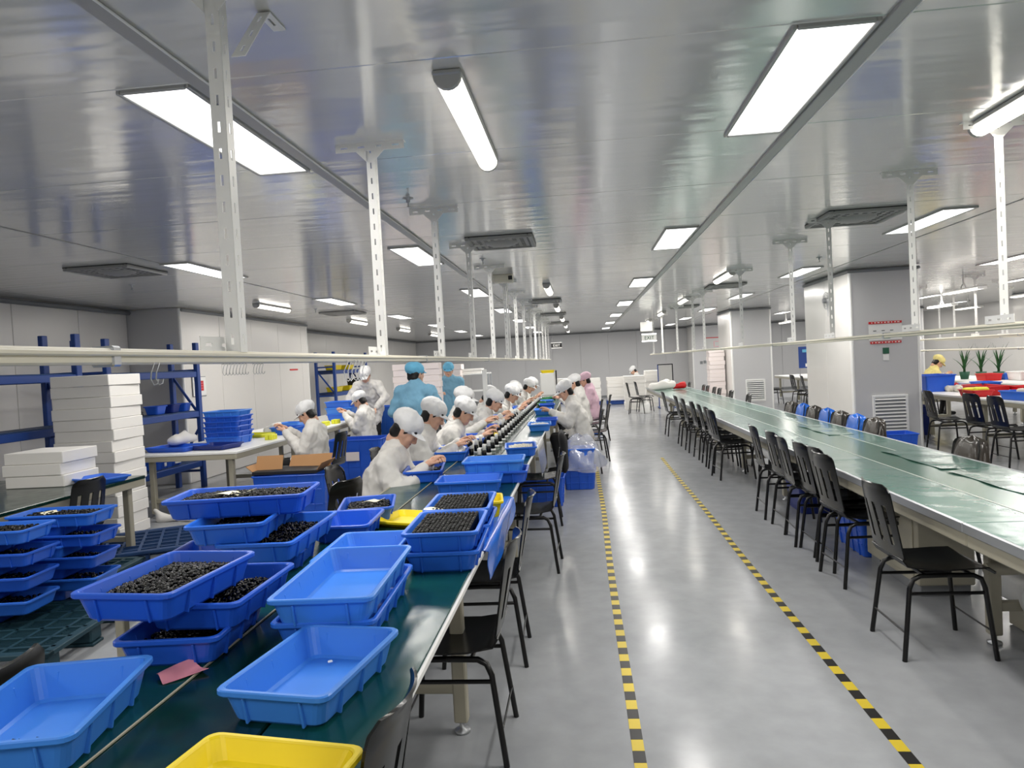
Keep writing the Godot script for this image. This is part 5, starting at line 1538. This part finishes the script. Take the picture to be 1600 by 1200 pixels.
func hand_mesh(side: float) -> ArrayMesh:
	var key := "hand%s" % side
	if mesh_cache.has(key): return mesh_cache[key]
	var st := S(true)
	var b := [
		[Vector3(0, 0, -0.03), Vector3(0, 0, 0.02), 0.024, 0.024],
		[Vector3(side * 0.018, 0, 0.02), Vector3(side * 0.026, 0, 0.08), 0.017, 0.014],
		[Vector3(-side * 0.016, 0, 0.02), Vector3(-side * 0.026, 0, 0.075), 0.017, 0.014],
	]
	sdf(st, b, 0.005, 0.015)
	var len := [0.062, 0.072, 0.066, 0.052]
	for k in 4:
		var x := side * (0.029 - 0.0195 * k)
		var p0 := Vector3(x, 0.002, 0.075)
		var p1 := p0 + Vector3(0, -0.008, 0.55 * len[k])
		var p2 := p1 + Vector3(0, -0.022, 0.32 * len[k])
		var p3 := p2 + Vector3(0, -0.022, 0.06 * len[k])
		sdf(st, [[p0, p1, 0.0092, 0.0085], [p1, p2, 0.0085, 0.008], [p2, p3, 0.008, 0.0068]], 0.0045, 0.005)
	sdf(st, [[Vector3(side * 0.022, -0.004, 0.02), Vector3(side * 0.048, -0.014, 0.05), 0.014, 0.0105], [Vector3(side * 0.048, -0.014, 0.05), Vector3(side * 0.042, -0.028, 0.085), 0.0105, 0.008]], 0.005, 0.008)
	mesh_cache[key] = fin(st)
	return mesh_cache[key]

func aim(from: Vector3, to: Vector3, up := Vector3.UP) -> Basis:
	var z := (to - from).normalized()
	var x := up.cross(z).normalized()
	return Basis(x, z.cross(x), z)

# pose: sit, lean (forward), el/wr = elbows and wrists, legs
func figure(called: String, pose: Dictionary, label: String, coat_m: Material, cap_m: Material, at: Vector3, turn: float) -> Node3D:
	var t := thing(called, label, "person", at, turn)
	var hip: Vector3 = pose.hip
	var chest: Vector3 = pose.chest
	var neck: Vector3 = pose.neck
	var hp: Vector3 = pose.head
	var hb := Basis.from_euler(Vector3(pose.get("nod", 0.5), pose.get("look", 0.0), pose.get("tilt", 0.0)))
	var sh: Array = pose.sh
	var el: Array = pose.el
	var wr: Array = pose.wr
	var kn: Array = pose.kn
	var an: Array = pose.an
	var bst := S(true)
	var bones := [[hip, chest, 0.07, 0.06], [chest, neck, 0.06, 0.045], [neck, hp + hb * Vector3(0, -0.1, -0.03), 0.055, 0.05]]
	for s in 2:
		bones.append([neck.lerp(sh[s], 0.4) - Vector3(0, 0.04, 0), sh[s] - Vector3(0, 0.02, 0), 0.035, 0.035])
		bones.append([sh[s], el[s], 0.04, 0.034])
		bones.append([el[s], wr[s], 0.034, 0.024])
	sdf(bst, bones, 0.022, 0.04)
	bst.append_from(head_mesh(), 0, Transform3D(hb, hp))
	for s in 2:
		var dirw: Vector3 = pose.get("palm", [Vector3.UP, Vector3.UP])[s]
		var g := aim(el[s], wr[s] + Vector3(0, -0.02, 0), dirw)
		bst.append_from(hand_mesh(1.0 if s == 0 else -1.0), 0, Transform3D(g, wr[s] + g.z * 0.02))
	part("body", fin(bst), M.skin, t)
	# coat
	var cst := S(true)
	var side := aim(neck, chest, Vector3(0, 0, 1)).x
	var X := Vector3(1, 0, 0)
	if pose.has("yawx"): X = pose.yawx
	var cb := []
	for k in [-1.0, 1.0]:
		cb.append([hip + X * k * 0.085, chest + X * k * 0.085, 0.125, 0.118])
		cb.append([chest + X * k * 0.085, neck + X * k * 0.05 - Vector3(0, 0.04, 0), 0.115, 0.075])
	cb.append([chest, neck, 0.125, 0.082])
	cb.append([neck, neck + (hp - neck) * 0.25 + Vector3(0, 0, -0.012), 0.08, 0.07])
	for s in 2:
		cb.append([neck.lerp(sh[s], 0.35) - Vector3(0, 0.02, 0), sh[s], 0.075, 0.074])
		cb.append([sh[s], sh[s].lerp(el[s], 0.6), 0.074, 0.064])
		cb.append([sh[s].lerp(el[s], 0.6), el[s], 0.064, 0.062])
		cb.append([el[s], el[s].lerp(wr[s], 0.5) + Vector3(0, -0.008, 0), 0.062, 0.055])
		cb.append([el[s].lerp(wr[s], 0.5) + Vector3(0, -0.008, 0), wr[s].lerp(el[s], 0.08), 0.055, 0.042])
		cb.append([hip + X * (0.085 if s == 0 else -0.085), hip.lerp(kn[s], 0.55) + Vector3(0, 0.0, 0), 0.12, 0.1 if pose.sit else 0.115])
	sdf(cst, cb, 0.016, 0.05, Transform3D(), 0.014)
	var coat := part("coat", fin(cst), coat_m, t)
	var col := S(true)
	var cax := (hp - neck).normalized()
	var cb2 := []
	for k in 10:
		var a0 := TAU * k / 10.0 - PI * 0.5
		var a1 := TAU * (k + 1) / 10.0 - PI * 0.5
		var pA := neck + Vector3(cos(a0) * 0.062, 0.035 + 0.015 * cos(a0 + PI * 0.5), sin(a0) * 0.062)
		var pB := neck + Vector3(cos(a1) * 0.062, 0.035 + 0.015 * cos(a1 + PI * 0.5), sin(a1) * 0.062)
		cb2.append([pA, pB, 0.018, 0.018])
	sdf(col, cb2, 0.009, 0.01)
	part("collar", fin(col), coat_m, coat)
	var tr := S(true)
	var tb := []
	for s in 2:
		var hs := hip + X * (0.09 if s == 0 else -0.09)
		tb.append([hs, kn[s], 0.088, 0.062])
		tb.append([kn[s], an[s] + Vector3(0, 0.08, 0), 0.062, 0.046])
	sdf(tr, tb, 0.022, 0.03)
	part("trousers", fin(tr), pose.get("trouser_mat", M.trousers), t)
	for s in 2:
		var sm := S(true)
		var fwd: Vector3 = pose.get("toe", Vector3(0, 0, 1))
		sdf(sm, [[an[s] + Vector3(0, 0.045, 0) - fwd * 0.03, an[s] + Vector3(0, 0.035, 0) + fwd * 0.15, 0.045, 0.035]], 0.014, 0.01)
		part("shoe", fin(sm), M.dark, t)
	dress_head(t, Transform3D(hb, hp), cap_m)
	return t

func dress_head(t: Node3D, xf: Transform3D, cap_m: Material):
	if not mesh_cache.has("cap"):
		var st := S(true)
		sdf(st, [[Vector3(0, 0.066, 0.012), Vector3(0, 0.07, -0.04), 0.086, 0.092], [Vector3(0.025, 0.07, -0.085), Vector3(-0.025, 0.07, -0.085), 0.066, 0.066], [Vector3(0.035, 0.06, -0.02), Vector3(-0.035, 0.06, -0.02), 0.07, 0.07]], 0.008, 0.035, Transform3D(), 0.006)
		mesh_cache.cap = fin(st)
		var bs := S()
		var lp := []
		for y in [0.038, 0.05, 0.072]:
			var ring := []
			for k in 24:
				var a := TAU * k / 24.0
				ring.append(Vector3(cos(a) * 0.093, y - 0.028 * (0.5 - 0.5 * sin(a)) + 0.01, sin(a) * 0.11 - 0.01))
			lp.append(ring)
		bs.set_smooth_group(0)
		loft(bs, lp, false, false)
		mesh_cache.band = fin(bs)
		var P := []
		for j in 5:
			var row := []
			var v := j / 4.0
			for i in 11:
				var a := PI * (0.14 + 0.72 * i / 10.0)
				var ext := 0.07 * v * sin(a)
				row.append(Vector3(cos(a) * (0.093 - 0.006 * v), 0.05 - 0.016 * v - 0.012 * pow(cos(a), 2.0) * v, sin(a) * 0.108 - 0.012 + ext))
			P.append(row)
		mesh_cache.bill = shellm(P, func(_j, _i): return false, 0.004)
		var hs := S(true)
		sdf(hs, [[Vector3(0.036, 0.005, -0.05), Vector3(-0.036, 0.005, -0.05), 0.056, 0.056], [Vector3(0.034, -0.05, -0.056), Vector3(-0.034, -0.05, -0.056), 0.046, 0.046], [Vector3(0.072, 0.03, 0.022), Vector3(0.074, -0.012, 0.004), 0.019, 0.012], [Vector3(-0.072, 0.03, 0.022), Vector3(-0.074, -0.012, 0.004), 0.019, 0.012], [Vector3(0.055, 0.042, 0.068), Vector3(-0.055, 0.042, 0.068), 0.02, 0.02]], 0.008, 0.02)
		mesh_cache.hair = fin(hs)
		var es := S()
		lathe(es, [Vector2(0, -0.005), Vector2(0.009, -0.003), Vector2(0.011, 0), Vector2(0.009, 0.003), Vector2(0, 0.005)], 12, Vector3.ZERO, 0.6)
		mesh_cache.eye = fin(es)
		mesh_cache.brow = tubem([Vector3(-0.014, 0, -0.003), Vector3(0, 0.004, 0.002), Vector3(0.014, 0.001, -0.003)], [0.002, 0.0032, 0.002], 6)
		mesh_cache.lip = tubem([Vector3(-0.021, 0, -0.008), Vector3(-0.008, 0.003, 0), Vector3(0.008, 0.003, 0), Vector3(0.021, 0, -0.008)], [0.002, 0.0055, 0.0055, 0.002], 8)
	var cap := part("cap", mesh_cache.cap, cap_m, t)
	cap.transform = xf
	part("band", mesh_cache.band, cap_m, cap)
	part("bill", mesh_cache.bill, cap_m, cap)
	part("hair", mesh_cache.hair, M.hair, t).transform = xf
	for s in [-1.0, 1.0]:
		part("eye", mesh_cache.eye, M.hair, t).transform = xf * Transform3D(Basis.from_euler(Vector3(0.1, s * 0.25, 0)), Vector3(s * 0.031, 0.002, 0.086))
		part("eyebrow", mesh_cache.brow, M.hair, t).transform = xf * Transform3D(Basis.from_euler(Vector3(0, s * 0.3, -s * 0.1)), Vector3(s * 0.033, 0.024, 0.096))
	part("lips", mesh_cache.lip, M.lips, t).transform = xf * Transform3D(Basis(), Vector3(0, -0.062, 0.091))

func sit_pose(n: float, hd: float, hy: float, nod: float, look: float, hands: Array) -> Dictionary:
	return {
		"sit": true, "hip": Vector3(0, 0.53, 0), "chest": Vector3(0, 0.8, n * 0.5), "neck": Vector3(0, hy - 0.235, n), "head": Vector3(0, hy - 0.085, hd), "nod": nod, "look": look,
		"sh": [Vector3(0.165, hy - 0.31, n - 0.02), Vector3(-0.165, hy - 0.31, n - 0.02)],
		"el": [Vector3(0.235, hy - 0.52, n + 0.06), Vector3(-0.235, hy - 0.52, n + 0.06)], "wr": hands,
		"kn": [Vector3(0.11, 0.51, 0.42), Vector3(-0.11, 0.51, 0.42)], "an": [Vector3(0.11, 0.0, 0.36), Vector3(-0.11, 0.0, 0.36)],
	}

func people():
	var L := "in white coat and cap"
	var pA := sit_pose(0.17, 0.27, 1.22, 0.75, 0.0, [Vector3(0.07, 0.86, 0.42), Vector3(-0.07, 0.87, 0.42)])
	var pB := sit_pose(0.15, 0.24, 1.25, 0.55, 0.12, [Vector3(0.1, 0.9, 0.46), Vector3(-0.06, 0.88, 0.44)])
	var pC := sit_pose(0.2, 0.31, 1.2, 0.6, 0.1, [Vector3(0.16, 0.88, 0.5), Vector3(-0.12, 0.86, 0.5)])
	var pD := sit_pose(0.08, 0.16, 1.28, 0.35, 0.0, [Vector3(0.09, 0.93, 0.4), Vector3(-0.09, 0.92, 0.4)])
	var q := PI / 2
	var a := figure("person", pA, "person %s, nearest of the seated row, bent over a crate" % L, M.coat, M.cap, Vector3(-1.62, 0, -5.22), q)
	var b := figure("person", pB, "person %s, second of the seated row, holding a dark part" % L, M.coat, M.cap, Vector3(-1.62, 0, -6.35), q)
	var c := figure("person", pC, "person %s, third of the seated row, arms reaching to the belt" % L, M.coat, M.cap, Vector3(-1.57, 0, -7.35), q)
	single("dark_part", tubem([Vector3(0, 0, 0), Vector3(0.03, 0.02, 0.03)], 0.017, 10), M.blackpart, "dark part held by the second seated worker", "part", Vector3(-1.07, 0.875, -6.36))
	var d := figure("person", pD, "person %s, fourth of the seated row, sitting upright" % L, M.coat, M.cap, Vector3(-1.58, 0, -8.35), q)
	var pF := sit_pose(0.32, 0.46, 1.2, 0.55, 0.08, [Vector3(0.1, 0.87, 0.56), Vector3(-0.08, 0.86, 0.55)])
	var f := figure("person", pF, "person %s, fifth of the seated row, looking down at the hands" % L, M.coat, M.cap, Vector3(-1.62, 0, -9.15), q)
	var row := [[a, -1.6, -9.95, 0.1, "sixth of the seated row, half hidden by the fifth"], [f, -1.58, -11.0, 0.0, "seventh of the seated row, beside the upright box"], [f, -1.62, -12.0, 0.06, "eighth of the seated row"], [c, -1.56, -13.0, -0.1, "ninth of the seated row, far along the belt"], [f, -1.55, -14.2, 0.0, "tenth of the seated row, far along the belt"], [f, -1.56, -15.4, 0.08, "last of the seated row along the belt"]]
	for r in row:
		dup(r[0], Vector3(r[1], 0, r[2]), q + r[3], "person %s, %s" % [L, r[4]])
	var k := 0
	for z in [-5.22, -6.35, -7.35, -8.35, -9.15, -9.95, -11.0, -12.0, -13.0, -14.2, -15.4]:
		chair(-1.68, z, 90.0, "black chair under the %s worker of the seated row" % NTH[k], "chairs under the seated row")
		k += 1
	# aisle side
	dup(b, Vector3(-0.02, 0, -10.05), -q, "man %s with dark hair, seated on the aisle side" % L)
	dup(d, Vector3(0.0, 0, -12.6), -q, "person %s, seated on the aisle side behind the dark-haired man" % L)
	var pk := dup(d, Vector3(0.2, 0, -14.0), -q, "person in pale pink coat and cap seated at the far aisle side")
	recolour(pk, M.coatpink, M.coatpink)
	pk.position.y = 0.0
	# bench workers on the left
	var pE := sit_pose(0.02, 0.1, 1.2, 0.6, 0.1, [Vector3(0.06, 0.92, 0.36), Vector3(-0.05, 0.94, 0.37)])
	var e := figure("person", pE, "person %s, nearest at the pale workbench, legs crossed in black trousers" % L, M.coat, M.cap, Vector3(-3.3, 0, -8.35), -q)
	dup(e, Vector3(-3.62, 0, -11.4), -q - 0.15, "person %s, seated at the pale workbench before the leaning worker" % L)
	var pS := {"sit": false, "hip": Vector3(0, 0.92, -0.1), "chest": Vector3(0, 1.2, 0.02), "neck": Vector3(0, 1.41, 0.12), "head": Vector3(0, 1.53, 0.22), "nod": 0.7,
		"sh": [Vector3(0.19, 1.34, 0.1), Vector3(-0.19, 1.34, 0.1)], "el": [Vector3(0.33, 1.12, 0.16), Vector3(-0.33, 1.12, 0.16)], "wr": [Vector3(0.2, 0.93, 0.33), Vector3(-0.38, 0.9, 0.32)],
		"kn": [Vector3(0.1, 0.5, -0.02), Vector3(-0.1, 0.5, -0.02)], "an": [Vector3(0.1, 0, -0.08), Vector3(-0.1, 0, -0.08)]}
	figure("person", pS, "person standing in an open white coat over black, leaning over the pale workbench", M.coat, M.cap, Vector3(-3.9, 0, -12.6), 0.0)
	# blue-clad workers
	var pT := {"sit": false, "hip": Vector3(0, 0.9, 0), "chest": Vector3(0, 1.16, 0.0), "neck": Vector3(0, 1.38, 0.01), "head": Vector3(0, 1.53, 0.05), "nod": 0.15, "look": -0.35,
		"sh": [Vector3(0.2, 1.31, 0), Vector3(-0.2, 1.31, 0)], "el": [Vector3(0.31, 1.06, -0.02), Vector3(-0.31, 1.07, 0.04)], "wr": [Vector3(0.18, 1.0, 0.2), Vector3(-0.2, 1.05, 0.24)],
		"kn": [Vector3(0.1, 0.5, 0.02), Vector3(-0.1, 0.5, 0.02)], "an": [Vector3(0.1, 0, -0.02), Vector3(-0.1, 0, -0.02)], "trouser_mat": M.coatblue}
	figure("person", pT, "person in blue smock and blue cap standing with back to the camera", M.coatblue, M.capblue, Vector3(-2.12, 0, -8.76), PI - 0.25)
	var pU := pT.duplicate(true)
	pU.look = 0.0
	pU.nod = 0.3
	pU.el = [Vector3(0.27, 1.04, -0.02), Vector3(-0.28, 1.05, 0.0)]
	pU.wr = [Vector3(0.26, 0.82, 0.06), Vector3(-0.16, 1.1, 0.2)]
	figure("person", pU, "person in blue smock, trousers and cap standing farther back, facing the camera", M.coatblue, M.capblue, Vector3(-2.62, 0, -13.7), 0.1)
	var fw := dup(a, Vector3(2.0, 0.0, -24.4), -q, "person in white cap bending at the far end behind the white foam piles")
	var yp := dup(a, Vector3(7.45, 0, -16.2), q, "person in pale yellow coat bent over the second bench beyond the near column")
	recolour(yp, M.coatyellow, M.coatyellow)
	chair(7.4, -16.2, 90.0, "black chair under the worker in pale yellow")
	chair(2.05, -24.4, -90.0, "black chair under the far worker beside the foam piles")

func recolour(p: Node3D, coat: Material, cap: Material):
	for n in p.find_children("*", "MeshInstance3D", true, false):
		var nm := String(n.name)
		if nm.begins_with("coat") or nm.begins_with("collar"): n.material_override = coat
		if nm.begins_with("cap") or nm.begins_with("band") or nm.begins_with("bill"): n.material_override = cap
